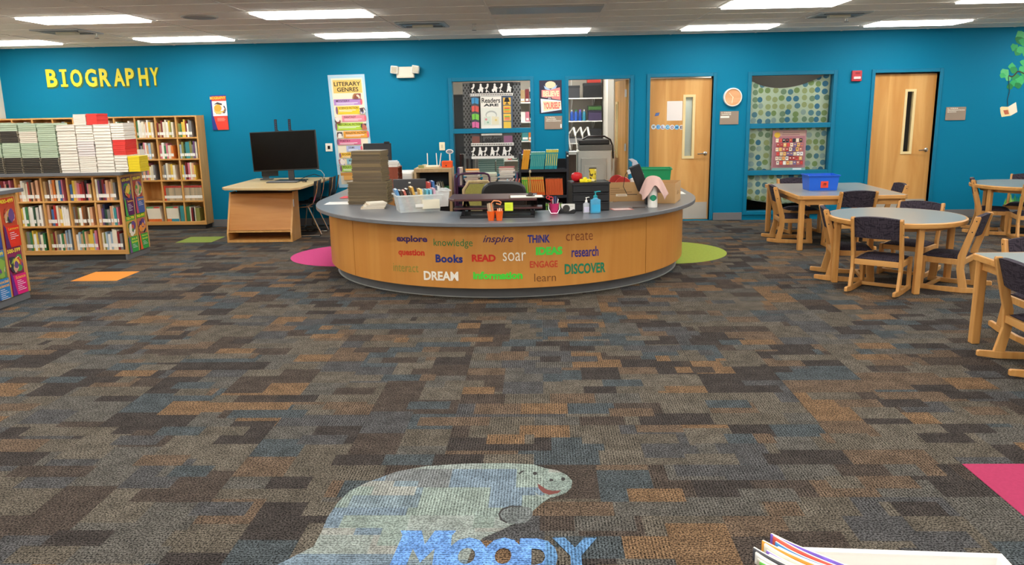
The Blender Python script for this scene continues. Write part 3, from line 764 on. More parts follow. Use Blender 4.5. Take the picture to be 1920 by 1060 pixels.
for k in range(16):
    x = 1884 + k * 2.6; h_ = r.uniform(12, 24)
    B().add([PY(px, py, WY - .002 - k * .0002) - pg.location for px, py in [(x - 2.5, 384), (x + 2.5, 384), (x + r.uniform(-3, 3), 384 - h_)]], [(0, 1, 2)]).build('blade', plain(r.choice(['#3da24a', '#7cc04a', '#2a8f6a', '#a9cc5a']), .6), pg)
# things on door 1
doorY = WY + .058
O, U, V = up_rect(1251, 190, 1279, 226, doorY)
hang('paper_notice', 'blank white sheet taped on the welcome door beside its window', 'paper', O, U, V, [('r', .04, .03, .96, .97, '#efe6e2')], '#f7f2ec', .001)
O, U, V = wall_rect((1229.5, 212), (1237, 211), (1227.5, 218), doorY)
hang('blue_tag', 'tiny slanted blue tag on the left of the welcome door', 'tag', O, U, V, [('r', .1, .2, .9, .8, '#4f6fb0')], '#3f5f9f', .001)
O, U, V = wall_rect((1221, 233), (1282, 234), (1221, 243), doorY)
wt = T('welcome_letters', 'row of blue discs spelling welcome across the maple door', 'sign', tuple(O + V))
cols = ['#3a3a44', '#3f8fd0', '#7a5a7a', '#2f7fb4', '#7a3a4a', '#2f6fb0', '#5a4a5a']
for k, ch in enumerate('WELCOME'):
    cx = (k + .5) / 7
    b = B(); p0 = O + U * cx + V * .5
    rr = .036
    b.prism([(p0.x + rr * math.cos(2 * PI * i / 16) - wt.location.x, p0.z + rr * math.sin(2 * PI * i / 16) - wt.location.z) for i in range(16)], -.0015 - wt.location.y + doorY - .0005, -wt.location.y + doorY - .0005, 'xz')
    dsk = b.build('disc', plain(['#e4ecf2', '#8fc4ea', '#dfe4ee', '#9fd2ec', '#e8e4ea', '#8fd0ee', '#eae4e4'][k], .4), wt)
    un, fs = glyphs(ch, .03)
    B().add([Vector((p0.x + (u - .5) * .04, doorY - .004, p0.z + (v - .5) * .042)) - wt.location for u, v in un], fs).build('letter', plain(cols[k], .4), dsk)

# ================================================================== BOOKCASES
def bookcase(name, label, x0, x1, yf, yb, z_base, rows, dz, ncol, pitch, right_align=True, top=None, back=None):
    """open-front case; cubbies counted from the right end"""
    t = T(name, label, 'bookcase', ((x0 + x1) / 2, (yf + yb) / 2, 0))
    cx, cy = t.location.x, t.location.y
    P_ = .022; H_ = z_base + rows * dz + P_
    def bx(nm, a, b_, c, d, e, f, m=MAPLE): return B().box(a - cx, b_ - cy, c, d - cx, e - cy, f).build(nm, m, t, bevel=.002)
    bx('side_panel', x0, yf, z_base - .03, x0 + P_, yb, H_); bx('side_panel', x1 - P_, yf, z_base - .03, x1, yb, H_)
    yk = back if back else yb - .015
    bx('back_panel', x0 + P_, yk, z_base, x1 - P_, yk + .015, H_ - P_)
    for r_ in range(rows + 1):
        z = z_base + r_ * dz
        bx('shelf', x0 + P_, yf + .002, z - (.03 if r_ == 0 else 0), x1 - P_, yb if r_ == rows else yk, z + P_, wood('#c8904c', '#dba966', 'x'))
    for k in range(1, ncol):
        x = x1 - P_ / 2 - k * pitch
        if x < x0 + .1: break
        bx('divider', x - P_ / 2, yf + .004, z_base + P_, x + P_ / 2, yk, H_ - P_)
    bx('toe_kick', x0 + .02, yf + .03, 0, x1 - .03, yb - .01, z_base - .03, plain('#3c3a3a', .6))
    if top:
        ov = .05
        bx('counter_top', x0 - ov, yf - ov, H_, x1 + ov, yb + ov, H_ + .035, GREYTOP)
    return t
TX1 = -5.08
tall = bookcase('tall_bookcase', 'tall maple bookcase of many cubbies against the blue wall', XL + .02, TX1, 11.9, WY - .005, .10, 5, .315, 10, .31)
LX1 = -5.0
low = bookcase('low_bookcase', 'low maple island bookcase with grey top piled with workbooks', XL + .3, LX1, 9.36, 9.92, .10, 3, .3, 10, .315, top=True, back=9.63)
near_case = bookcase('low_bookcase', 'low maple island bookcase cut off at the left picture edge', XL + .3, -4.95, 6.83, 7.38, .10, 3, .3, 10, .315, top=True, back=7.1)
# a grey strip along the feet
for X1_, ya, yb_, lab in ((-5.0, 9.36, 9.92, 'a'), (-4.95, 6.83, 7.38, 'b')):
    par = low if lab == 'a' else near_case
    B().box(X1_ - .03 - par.location.x, ya - par.location.y, 0, X1_ - .005 - par.location.x, yb_ - par.location.y, .07).build('toe_kick', plain('#6f7073', .5), par)
# division posters on the end panels
def end_poster(label, X, y0, y1, z1, z0, items, base, group):
    O = Vector((X, y0, z1)); hang('subject_poster', label, 'poster', O, Vector((0, y1 - y0, 0)), Vector((0, 0, z0 - z1)), items, base, .002, group)
ARTS = ['#e8c84a', '#c8543a', '#4a9a4a', '#f2ead6', '#6a4a8a', '#3a3a4a', '#f09a4a', '#d8a88a', '#8ab04a']
gp = 'subject posters on the bookcase ends'
ZT, ZM, ZB = .985, .52, .075
end_poster('purple 600-699 technology poster on the low bookcase end', LX1 + .001, 9.40, 9.61, ZT, ZM + .005, dewey('600-699', 'Technology', 5, '#5a2a5a', '#5a4a7a', '#5a1f5a', '#4aa04a', ARTS, 1), '#5a1f5a', gp)
end_poster('red and blue 800-899 literature poster on the low bookcase end', LX1 + .001, 9.66, 9.87, ZT, ZM + .005, dewey('800-899', 'Literature', 3, '#8a5a5a', '#b04a3a', '#4a63a0', '#c8506a', ARTS, 2), '#4a63a0', gp)
end_poster('green 700-799 arts poster on the low bookcase end', LX1 + .001, 9.40, 9.61, ZM, ZB, dewey('700-799', 'Arts &/Recreation', 3, '#3aa54a', '#c8a04a', '#3aa54a', '#7a5a8a', ARTS, 3), '#3aa54a', gp)
end_poster('green 900-999 history poster on the low bookcase end', LX1 + .001, 9.66, 9.87, ZM, ZB, dewey('900-999', 'History &/Geography', 3, '#4aa02a', '#c0705a', '#3aa54a', '#e8623a', ARTS, 4), '#3aa54a', gp)
X2 = -4.949
end_poster('red 400-499 language poster on the nearest bookcase end', X2, 7.12, 7.335, ZT, ZM + .005, dewey('400-499', 'Language', 4, '#c83a1e', '#c84a2a', '#e2331f', '#5a2a6a', ARTS, 5), '#e2331f', gp)
end_poster('magenta 500-599 science poster on the nearest bookcase end', X2, 7.12, 7.335, ZM, ZB, dewey('500-599', 'Science', 6, '#8a2a5a', '#8a2a5a', '#e01f7a', '#6a2a8a', ARTS, 6), '#e01f7a', gp)
end_poster('blue 300-399 social sciences poster at the left picture edge', X2, 6.875, 7.085, ZM, ZB, dewey('300-399', 'Social/Sciences', 6, '#2f7fc0', '#5a8a5a', '#2f7fc0', '#2a4a8a', ARTS, 7), '#2f7fc0', gp)
end_poster('dark blue upper poster at the left picture edge', X2, 6.875, 7.085, ZT, ZM + .005, [('r', .05, .05, .95, .95, '#2f4f9f')], '#2a3a8a', gp)
for par, X1_, ya in ((low, LX1, 9.36), (near_case, -4.95, 6.83)):
    for yy in (ya + .012, ya + .275, ya + .54):
        B().box(X1_ - par.location.x, yy - .014 - par.location.y, .07, X1_ + .006 - par.location.x, yy + .014 - par.location.y, 1.0).build('poster_rail', MAPLE, par)

# ---- upright books: one unit book, shared mesh; spine faces -Y
def unit_book():
    me = bpy.data.meshes.new('book'); b = B()
    b.box(0, 0, 0, .12, 1, 1, 0).box(.88, 0, 0, 1, 1, 1, 0).box(.12, 0, 0, .88, .08, 1, 0).box(.12, .08, .02, .88, .97, .985, 1)
    me.from_pydata(b.v, [], b.f); me.materials.append(PAPER); me.materials.append(PAPER)
    me.polygons.foreach_set('material_index', b.m); return me
UB = unit_book()
UL = bpy.data.meshes.new('spine_label'); _b = B().box(.02, -.006, 0, .98, -.001, 1); UL.from_pydata(_b.v, [], _b.f); UL.materials.append(plain('#f4f2ec', .5, 0, .04))
BC = {'red': '#b8322c', 'dark red': '#7d2326', 'orange': '#d97a33', 'yellow': '#e0bd4a', 'tan': '#b99a6c', 'cream': '#e8dfc8', 'white': '#f0ece4', 'green': '#3f7d4e', 'dark green': '#2c4f3a', 'teal': '#3c8f95', 'blue': '#3d679c', 'navy': '#27314f', 'purple': '#6a4a7c', 'pink': '#d0778a', 'black': '#222126', 'grey': '#7d7c7c', 'brown': '#6d4930', 'pale blue': '#9fb8cc', 'peach': '#dfab86', 'olive': '#8a8a4a'}
def upright(name, label, cat, group, x, y, z, w, d, h, hexc, lean=0.0, sticker=True, lab_z=.035):
    o = bpy.data.objects.new(name, UB); COL.objects.link(o)
    o.location = (x, y, z + max(0, w * math.sin(lean)) + (.0005 if lean else 0)); o.scale = (w, d, h); o.rotation_euler = (0, lean, 0)
    o.material_slots[0].link = 'OBJECT'; o.material_slots[0].material = plain(hexc, .4, 0, .12, 3)
    tag(o, label, cat, group)
    if sticker:
        s_ = bpy.data.objects.new('spine_label', UL); COL.objects.link(s_); s_.parent = o
        s_.location = (0, 0, lab_z / h); s_.scale = (1, 1, .042 / h)
    return o
NB = [0]
def fill(case, xl, xr, yf, z, rowname, colname, rnd, hmax, hmin=.2, pal=None, dmin=.15, gap=.0, wmin=.014, wmax=.036, stick=True):
    x = xl + .006; k = 0
    while True:
        w = rnd.uniform(wmin, wmax)
        if x + w > xr - .008 - gap or k >= 19: break
        cn = rnd.choice(pal or list(BC)); h = rnd.uniform(hmin, hmax); yo = rnd.uniform(.012, .035)
        upright('library_book', '%s library book, %s from left, %s row, %s cubby from right, %s' % (cn, ORD[k], rowname, colname, case), 'book', 'upright books in the ' + case, x, yf + yo, z, w * .96, rnd.uniform(dmin, .19), h, BC[cn], 0, stick)
        x += w; k += 1; NB[0] += 1
rb = random.Random(21)
warm = ['red', 'dark red', 'orange', 'yellow', 'tan', 'cream', 'pink', 'white', 'brown', 'peach', 'blue', 'black', 'peach']
mixd = list(BC) + ['white', 'cream', 'tan', 'peach', 'white', 'grey', 'pale blue']
pale = ['white', 'cream', 'tan', 'grey', 'peach', 'pink', 'dark red', 'green', 'olive', 'pale blue', 'cream', 'white', 'yellow']
for ci_ in range(5):
    xr = LX1 - .022 - ci_ * .315; xl = xr - .293
    if ci_ == 0: xr += .0
    for ri, (rn, pal) in enumerate([('bottom', pale), ('middle', mixd), ('top', warm if ci_ > 0 else mixd)]):
        if ci_ == 4 and ri == 0: continue
        fill('low bookcase', xl, xr, 9.36, .1 + ri * .3 + .0225, rn, ORD[ci_], rb, .255, .19, pal, wmin=.017, wmax=.034, gap=rb.uniform(0, .03))
lowc = NB[0]
for ci_ in range(9):
    xr = TX1 - .022 - ci_ * .31; xl = xr - .288
    for ri, rn in enumerate(['bottom', 'fourth', 'third', 'second', 'top']):
        z = .1 + ri * .315 + .0225
        if ci_ >= 3 and ri < 3: continue
        if ci_ >= 4 and ri < 4: continue
        if ci_ == 2 and ri == 1: continue                       # the empty cubby
        if ri == 0:
            if ci_ == 0:
                for k, (cn, w, h, x_) in enumerate([('green', .03, .22, .0), ('green', .02, .23, .032), ('cream', .018, .22, .054), ('dark red', .026, .2, .076), ('black', .02, .2, .104), ('cream', .012, .22, .126), ('olive', .06, .2, .142)]):
                    upright('library_book', '%s book, %s from left in the bottom right cubby of the tall bookcase' % (cn, ORD[k]), 'book', 'upright books in the tall bookcase', xl + .006 + x_, 11.92, z, w, .18, h, BC[cn], 0, False)
            else:
                n = 8 if ci_ == 1 else 9
                for k in range(n):
                    hexc = '#e9dfcc'
                    o = upright('reader_book', 'cream reader, %s from left, bottom row, %s cubby from right, tall bookcase' % (ORD[k], ORD[ci_]), 'book', 'cream readers in the bottom row', xl + .011 + k * .0228 + (.0 if ci_ == 1 else .022), 11.92, z, .022, .17, .225, hexc, -.10 if ci_ == 2 else -.02, False)
                    q = B().box(.02, -.006, 0, .98, -.001, .18).box(.02, -.006, .9, .98, -.001, 1, 1).build('spine_band', [plain('#e0702f' if k < 3 or ci_ == 2 else '#2f8fa8', .5), plain('#4f9a5a' if k < 5 else '#c8433a', .5)], o)
                if ci_ == 1:
                    for k in range(2):
                        upright('library_book', 'teal book, %s at the right end of the bottom row second cubby' % ORD[k], 'book', 'upright books in the tall bookcase', xl + .222 + k * .03, 11.92, z, .028, .18, .235, BC['teal'], 0, False)
            continue
        if ri == 1:                                              # boxed set: same look
            for k in range(11):
                cn = 'red' if (k == 0 and ci_ == 1) else 'tan'
                o = upright('library_book', '%s series book, %s from left, fourth row, %s cubby from right, tall bookcase' % ('bright red' if cn == 'red' else 'tan and red', ORD[k], ORD[ci_]), 'book', 'upright books in the tall bookcase', xl + .004 + k * .0245, 11.93, z, .023, .17, .225, '#d8452e' if cn == 'red' else rb.choice(['#a89a80', '#b5a184', '#9a8f7a', '#c2ad8c']))
                if cn != 'red': B().box(.02, -.006, .86, .98, -.001, 1).build('spine_band', plain('#b83a34', .5), o)
                NB[0] += 1
            continue
        if ci_ >= 4:
            if ri == 4:
                fill('tall bookcase', xl + rb.uniform(.02, .1), xl + rb.uniform(.2, .28), 11.93, z, rn, ORD[ci_], rb, .27, .22, pale, wmin=.025, wmax=.045)
            continue
        fill('tall bookcase', xl, xr, 11.9, z, rn, ORD[ci_], rb, .26, .19, pale if ri != 3 else mixd, gap=rb.uniform(0, .05) if ri != 2 else .06, wmin=.019, wmax=.036)

# ---- flat stacks on top of the low bookcase
def flat_mesh(name):
    me = bpy.data.meshes.new(name); b = B()
    if name in ('black_paperback', 'red_workbook', 'yellow_workbook', 'brown_hardback'): b.box(.03, 0, .14, .97, .012, .86 if name != 'black_paperback' else .7, 0)
    b.box(0, 0, 0, 1, 1, .14, 0).box(0, 0, .86, 1, 1, 1, 0).box(.01, .015, .14, .99, .985, .86, 1)
    me.from_pydata(b.v, [], b.f); me.materials.append(PAPER); me.materials.append(PAPER); me.polygons.foreach_set('material_index', b.m); return me
FLATM = {}
def flat(kind, label, group, x, y, z, w, d, h, cover, pages, rz=0.0, cat='book'):
    key = (kind, cover, pages)
    if key not in FLATM:
        me = flat_mesh(kind); me.materials[0] = plain(cover, .45, 0, .08, 5); me.materials[1] = plain(pages, .75, 0, .06, 40); FLATM[key] = me
    o = bpy.data.objects.new(kind, FLATM[key]); COL.objects.link(o)
    c, s_ = math.cos(rz), math.sin(rz)
    o.location = (x - (w / 2 * c - d / 2 * s_), y - (w / 2 * s_ + d / 2 * c), z); o.scale = (w, d, h); o.rotation_euler = (0, 0, rz)
    return tag(o, label, cat, group)
rs = random.Random(5)
ZS = .1 + .9 + .022 + .035 + .0005
KIND = {'black': ('black_paperback', '#1b1817', '#d8cbb4'), 'mint': ('mint_paperback', '#b3c7ae', '#c3d2bb'), 'white': ('white_workbook', '#efe9df', '#ece5da'), 'cream': ('white_workbook', '#e3dacb', '#e8e0d2'), 'red': ('red_workbook', '#e23a34', '#d8362f'), 'yellow': ('yellow_workbook', '#e8cf1e', '#d9bf22'), 'lilac': ('white_workbook', '#ddd3d2', '#e6dedd')}
def low_word(k): return 'lowest ' if k == 0 else ORD[k] + ' lowest '
def pile(x0, x1, yf, seq, where, d=.27):
    z = ZS; w = x1 - x0
    for kind, n, top_z, lab in seq:
        nm, cov, pg_ = KIND[kind]
        th = (top_z - z) / n
        for k in range(n):
            jx = rs.uniform(-.004, .004)
            flat(nm, low_word(k) + lab, lab, (x0 + x1) / 2 + jx, yf + d / 2 + rs.uniform(0, .008), z, w * rs.uniform(.955, .985), d, th * .97, cov, pg_, rs.uniform(-.012, .012))
            z += th
YF = 9.36
def zx(px, py=300): return PY(px, py, YF + .02).x
def zz(py, px=100): return PY(px, py, YF + .02).z
cols_ = [(-34, 6), (7, 41), (42, 76), (77, 111)]
nmcol = ['leftmost', 'second', 'third', 'fourth']
for k, (a, b_) in enumerate(cols_):
    base = [('black', 9, zz(296, a + 17), 'black-spined paperback in the bottom layer of the %s pile on the bookcase' % nmcol[k]), ('mint', 8, zz(268, a + 17), 'mint green paperback in the middle layer of the %s pile on the bookcase' % nmcol[k])]
    if k in (0, 1): base += [('black', 8, zz(240 if k == 0 else 246, a + 17), 'black-spined paperback in the upper layer of the %s pile on the bookcase' % nmcol[k]), ('mint', 3 if k == 0 else 4, zz(231, a + 17), 'mint green paperback on top of the %s pile on the bookcase' % nmcol[k])]
    if k == 2: base += [('cream', 6, zz(246, 85), 'cream workbook in the upper layer of the third pile on the bookcase'), ('mint', 4, zz(231, 85), 'mint green paperback on top of the third pile on the bookcase')]
    if k == 3: base += [('mint', 6, zz(246, 100), 'mint green paperback in the upper layer of the fourth pile on the bookcase'), ('mint', 4, zz(231, 100), 'mint green paperback on top of the fourth pile on the bookcase')]
    pile(zx(a), zx(b_), YF + .01, base, '')
for a, b_, seq in [(113, 148, [('white', 17, zz(234, 125), 'white workbook in the stack right beside the mint green paperbacks')]),
                   (148.5, 181, [('white', 8, zz(293, 165), 'white workbook low in the tallest white stack'), ('lilac', 6, zz(265, 160), 'greyish white workbook in the middle of the tallest white stack'), ('white', 6, zz(235, 160), 'white workbook in the upper part of the tallest white stack')]),
                   (181.5, 214, [('white', 15, zz(233, 195), 'white workbook in the stack left of the lower red workbooks')]),
                   (214.5, 239, [('white', 6, zz(291, 225), 'white workbook under the lower block of red workbooks'), ('red', 8, zz(262, 225), 'red workbook in the lower red block'), ('white', 7, zz(231, 220), 'white workbook above the lower red block')])]:
    pile(zx(a), zx(b_), YF + .01, seq, '')
ztop = zz(234.4, 165)
def cap(a, b_, kind, n, ty, z0, lab):
    nm, cov, pg_ = KIND[kind]; z = z0; th = (zz(ty, (a + b_) / 2) - z0) / n
    for k in range(n):
        flat(nm, low_word(k) + lab, lab, (zx(a) + zx(b_)) / 2 + rs.uniform(-.003, .003), YF + .15, z, (zx(b_) - zx(a)) * .98, .25, th * .97, cov, pg_, rs.uniform(-.01, .01)); z += th
cap(146, 170, 'white', 7, 214, ztop + .001, 'white workbook in the small topmost stack beside the red block')
cap(170.5, 191, 'red', 7, 213, ztop + .001, 'red workbook in the topmost red block')
pile(PY(238, 300, YF + .3).x, PY(266, 300, YF + .3).x, YF + .27, [('white', 10, zz(283, 252), 'white workbook in the short stack behind the yellow workbooks')], '', .14)
z = ZS; 
for k in range(6):
    th = (zz(293, 258) - ZS) / 6
    flat('yellow_workbook', low_word(k) + 'yellow workbook in the short block at the bookcase corner', 'yellow workbooks on the low bookcase', PY(256.5, 300, YF + .1).x, YF + .13, z, .14, .22, th * .97, '#e8cf1e', '#d9bf22', rs.uniform(-.01, .01)); z += th

# ================================================================== CIRCULATION DESK
XC, YC = -.40, 9.1
def ell(a, b_, th): return (XC + a * math.sin(th), YC - b_ * math.cos(th))
def arc(a, b_, t0, t1, n): return [ell(a, b_, t0 + (t1 - t0) * k / n) for k in range(n + 1)]
ZD = .735
desk = T('circulation_desk', 'large curved maple circulation desk with grey counter and coloured words', 'desk', (XC, YC, 0))
dl = Vector((XC, YC, 0))
def loc(pts): return [(p[0] - XC, p[1] - YC) for p in pts]
YEL, YER = 11.2, 10.6
out = [(XC - 2.1, YEL)] + arc(2.1, 2.2, -PI / 2, PI / 2, 72) + [(XC + 2.1, YER)]
inn = [(XC + 1.36, YER)] + arc(1.36, 1.42, PI / 2, -PI / 2, 48) + [(XC - 1.36, YEL)]
B().prism(loc(out + inn), ZD - .038, ZD).build('counter_top', GREYTOP, desk, bevel=.006)
def curved_panel(a, b_, t0, t1, z0, z1, th, n=24):
    o_ = arc(a, b_, t0, t1, n); i_ = arc(a - th, b_ - th, t1, t0, n)
    return B().prism(loc(o_ + i_), z0, z1)
PA, PB = 1.97, 2.07
def on_panel(px, py, a=PA, b_=PB):
    d = ray(px, py); ox, oy = -XC, -YC
    A_ = (d.x / a) ** 2 + (d.y / b_) ** 2; B2 = 2 * (ox * d.x / a ** 2 + oy * d.y / b_ ** 2); C_ = (ox / a) ** 2 + (oy / b_) ** 2 - 1
    t_ = (-B2 - math.sqrt(max(0, B2 * B2 - 4 * A_ * C_))) / (2 * A_)
    x, y, z = d.x * t_, d.y * t_, CAM_H + d.z * t_
    return math.atan2((x - XC) / a, -(y - YC) / b_), z
tl_, tr_ = on_panel(664, 470)[0], on_panel(1211, 460)[0]
g = .0018
for t0, t1 in ((-PI / 2, tl_ - g), (tl_ + g, tr_ - g), (tr_ + g, PI / 2)):
    curved_panel(PA, PB, t0, t1, .12, ZD - .04, .025, 40).build('wood_panel', PANELWOOD, desk)
for sx, ye in ((-1, YEL), (1, YER)):
    x = sx * PA
    B().box(min(x, x - sx * .025), 0.004, .12, max(x, x - sx * .025), ye - YC - .05, ZD - .04).build('wood_panel', PANELWOOD, desk)
    B().box(min(sx * 1.9, sx * 1.87), 0, 0, max(sx * 1.9, sx * 1.87), ye - YC - .07, .12).build('toe_kick', plain('#6d6e71', .45), desk)
    B().box(min(sx * 1.37, sx * 1.94), ye - YC - .05, .0, max(sx * 1.37, sx * 1.94), ye - YC - .025, ZD - .04).build('end_panel', PANELWOOD, desk)
    B().box(min(sx * 1.37, sx * 1.395), 0, .0, max(sx * 1.37, sx * 1.395), ye - YC - .05, ZD - .04).build('inner_panel', PANELWOOD, desk)
curved_panel(1.4, 1.46, -PI / 2, PI / 2, 0, ZD - .04, .025, 40).build('inner_panel', PANELWOOD, desk)
curved_panel(1.9, 1.9, -PI / 2, PI / 2, 0, .12, .03, 48).build('toe_kick', plain('#6d6e71', .45), desk)
curved_panel(1.915, 1.915, -PI / 2, PI / 2, 0, .006, .02, 48).build('base_strip', plain('#a9a9a8', .4), desk)
# the words
def word(text, x0, y0, x1, y1, hexc, bold=0.0, shear=0.0, space=1.0):
    ym = (y0 + y1) / 2
    ta, za = on_panel(x0, ym); tb, zb = on_panel(x1, ym); xm = (x0 + x1) / 2
    zt = on_panel(xm, y0)[1]; zlo = on_panel(xm, y1)[1]
    un, fs = glyphs(text, bold, shear, space)
    vs = []
    for u, v in un:
        th = ta + (tb - ta) * u; z = zlo + (zt - zlo) * v + (za + (zb - za) * u - (za + zb) / 2) * .5
        x, y = ell(PA + .0025, PB + .0025, th); vs.append((x - XC, y - YC, z))
    B().add(vs, fs).build('word', plain(hexc, .4, 0, .02), desk)
def qx(x): return 580 + x / 2.4615
def qy(y): return 380 + y / 2.4615
for w in [('explore', 404, 152, 545, 190, '#3a1d5c', .035), ('knowledge', 574, 168, 754, 212, '#1f7a3f', 0), ('inspire', 801, 152, 942, 194, '#3f1a55', .012, .35), ('THiNK', 1007, 149, 1110, 186, '#1d2b8c', .03), ('create', 1184, 138, 1308, 175, '#8a4a28', -.004),
          ('question', 412, 216, 532, 253, '#cc2f1e', .03), ('Books', 583, 240, 708, 278, '#1f2f7c', .04, 0, 1.1), ('READ', 750, 240, 860, 273, '#cb2a1e', .045), ('soar', 893, 230, 1000, 270, '#f4ead8', -.002), ('IDEAS', 1045, 204, 1168, 242, '#4cd84a', .06), ('research', 1210, 203, 1334, 250, '#2a2a86', .015),
          ('ENGAGE', 1018, 269, 1146, 300, '#c8402a', .02), ('interact', 388, 282, 504, 320, '#8f8a3c', 0), ('DREAM', 529, 318, 688, 360, '#f6efe2', .035), ('information', 756, 318, 984, 355, '#4fd83f', .05), ('learn', 1038, 327, 1138, 364, '#7a4a22', -.004), ('DISCOVER', 1178, 280, 1366, 328, '#138060', .03)]:
    word(w[0], qx(w[1]), qy(w[2]), qx(w[3]), qy(w[4]), *w[5:])

# ------------------------------------------------------------------ things on the desk
def D(px, py): return PZ(px, py, ZD + .001)
# brown book stacks
rs2 = random.Random(8)
z = ZD + .001
for k in range(13):
    flat('brown_hardback', low_word(k) + 'brown hardback in the wide lower stack on the desk', 'brown hardbacks on the desk', -1.84 + rs2.uniform(-.006, .006), 8.6 + rs2.uniform(-.006, .006), z,   .43, .3, .018, rs2.choice(['#6f5f48', '#77664c', '#655740']), '#94835f', rs2.uniform(-.02, .02)); z += .0186
for k in range(17):
    flat('brown_hardback', low_word(k) + 'brown hardback in the narrower upper stack on the desk', 'brown hardbacks on the desk', -1.83 + rs2.uniform(-.006, .006), 8.6 + rs2.uniform(-.006, .006), z, .33, .26, .0183, rs2.choice(['#6a5a46', '#75644c', '#5f523f', '#8a7553']), '#8d7c5c', -.12 + rs2.uniform(-.03, .03)); z += .0189
# flat picture books
z = ZD + .001
for k, (c, lab) in enumerate([('#c9b79a', 'bottom'), ('#d9d2c4', 'second'), ('#b8a58c', 'third'), ('#e6dfcf', 'top')]):
    flat('picture_book', '%s of four thin picture books lying before the clear bin' % lab, 'thin picture books on the desk', -1.72 + .01 * k, 8.12 + .008 * k, z, .24 - .02 * k, .2, .014, c, '#efe8da', .12 + .1 * k); z += .0146
p = D(618, 380); O = Vector((-2.36, 8.74, ZD + .001))
hang('paper_form', 'white printed form lying on the left end of the counter', 'paper', Vector((-2.33, 8.72, ZD + .002)), Vector((.30, 0, 0)), Vector((0, -.24, 0)), [('r', .1, .1 + .13 * k, .9, .13 + .13 * k, '#c9c6c2') for k in range(6)], '#f6f3ee', .0008)
t = T('mouse_pad', 'red mouse pad on the counter behind the white form', 'mouse pad', (-2.18, 9.2, ZD + .001))
B().box(-.13, -.11, 0, .13, .11, .005).build('pad', plain('#c8414a', .8), t, bevel=.002)
def mouse(label, x, y, rz, z=ZD + .007):
    t = T('computer_mouse', label, 'mouse', (x, y, z), rz)
    B().grid(lambda u, v: ((u - .5) * .062 * (1 - .25 * (2 * v - 1) ** 2), (v - .5) * .11, .036 * math.sin(PI * min(max(v * .9 + .05, 0), 1)) ** .6 * (1 - (2 * u - 1) ** 4 * .95) + .001), 8, 10).build('shell', BLACK, t, smooth=True, solid=.001)
    B().box(-.004, .02, .03, .004, .04, .042).build('wheel', plain('#55555a', .5), t)
mouse('black computer mouse on the red mouse pad', -2.15, 9.17, .3)
t = T('tablet', 'black tablet lying flat behind the red mouse pad', 'tablet', (-2.1, 9.5, ZD + .001), .15)
B().box(-.15, -.11, 0, .15, .11, .01).build('body', BLACK, t, bevel=.003); B().box(-.135, -.097, .01, .135, .097, .011).build('screen', plain('#0b0b0e', .1), t)
# clear plastic bins with paperbacks
def bin_box(name, label, x, y, z, w, d, h, rz, mat, taper=.88, rim=.012, cat='bin', wall=.003):
    t = T(name, label, cat, (x, y, z), rz)
    b = B(); lo = [(sx * w / 2 * taper, sy * d / 2 * taper) for sx, sy in ((-1, -1), (1, -1), (1, 1), (-1, 1))]; hi = [(sx * w / 2, sy * d / 2) for sx, sy in ((-1, -1), (1, -1), (1, 1), (-1, 1))]
    vs = [(p[0], p[1], 0) for p in lo] + [(p[0], p[1], h) for p in hi]
    b.add(vs, [(3, 2, 1, 0)] + [(i, (i + 1) % 4, 4 + (i + 1) % 4, 4 + i) for i in range(4)])
    li = [(p[0] * (1 - 2 * wall / w), p[1] * (1 - 2 * wall / d)) for p in lo]; hi2 = [(p[0] * (1 - 2 * wall / w), p[1] * (1 - 2 * wall / d)) for p in hi]
    vs2 = [(p[0], p[1], wall) for p in li] + [(p[0], p[1], h) for p in hi2]
    b.add(vs2, [(0, 1, 2, 3)] + [(4 + i, 4 + (i + 1) % 4, (i + 1) % 4, i) for i in range(4)])
    b.build('body', mat, t)
    rb_ = B(); e = rim
    for sx in (-1, 1):
        rb_.box(w / 2 - e * .3 if sx > 0 else -w / 2 - e, -d / 2 - e, h - .012, w / 2 + e if sx > 0 else -w / 2 + e * .3, d / 2 + e, h)
        rb_.box(-w / 2 + e * .3, sx * d / 2 - e * .3 if sx > 0 else -d / 2 - e, h - .012, w / 2 - e * .3, sx * d / 2 + e if sx > 0 else -d / 2 + e * .3, h)
    rb_.build('rim', mat, t)
    return t
CLEAR = milky('#f4f8f6', .38); FROST = milky('#f6f8f8', .68)
bt = bin_box('clear_bin', 'clear plastic bin full of slanted paperbacks on the desk', -1.22, 7.86, ZD + .001, .44, .3, .17, .32, CLEAR)
B().box(-.05, -.153 , .05, .03, -.150, .08).build('label_card', WHITE, bt)
B().box(.02, -.1525, .03, .19, -.1505, .12).build('paper_label', plain('#efe6cf', .7), bt)
M_ = Matrix.Translation(bt.location) @ Matrix.Rotation(.32, 4, 'Z')
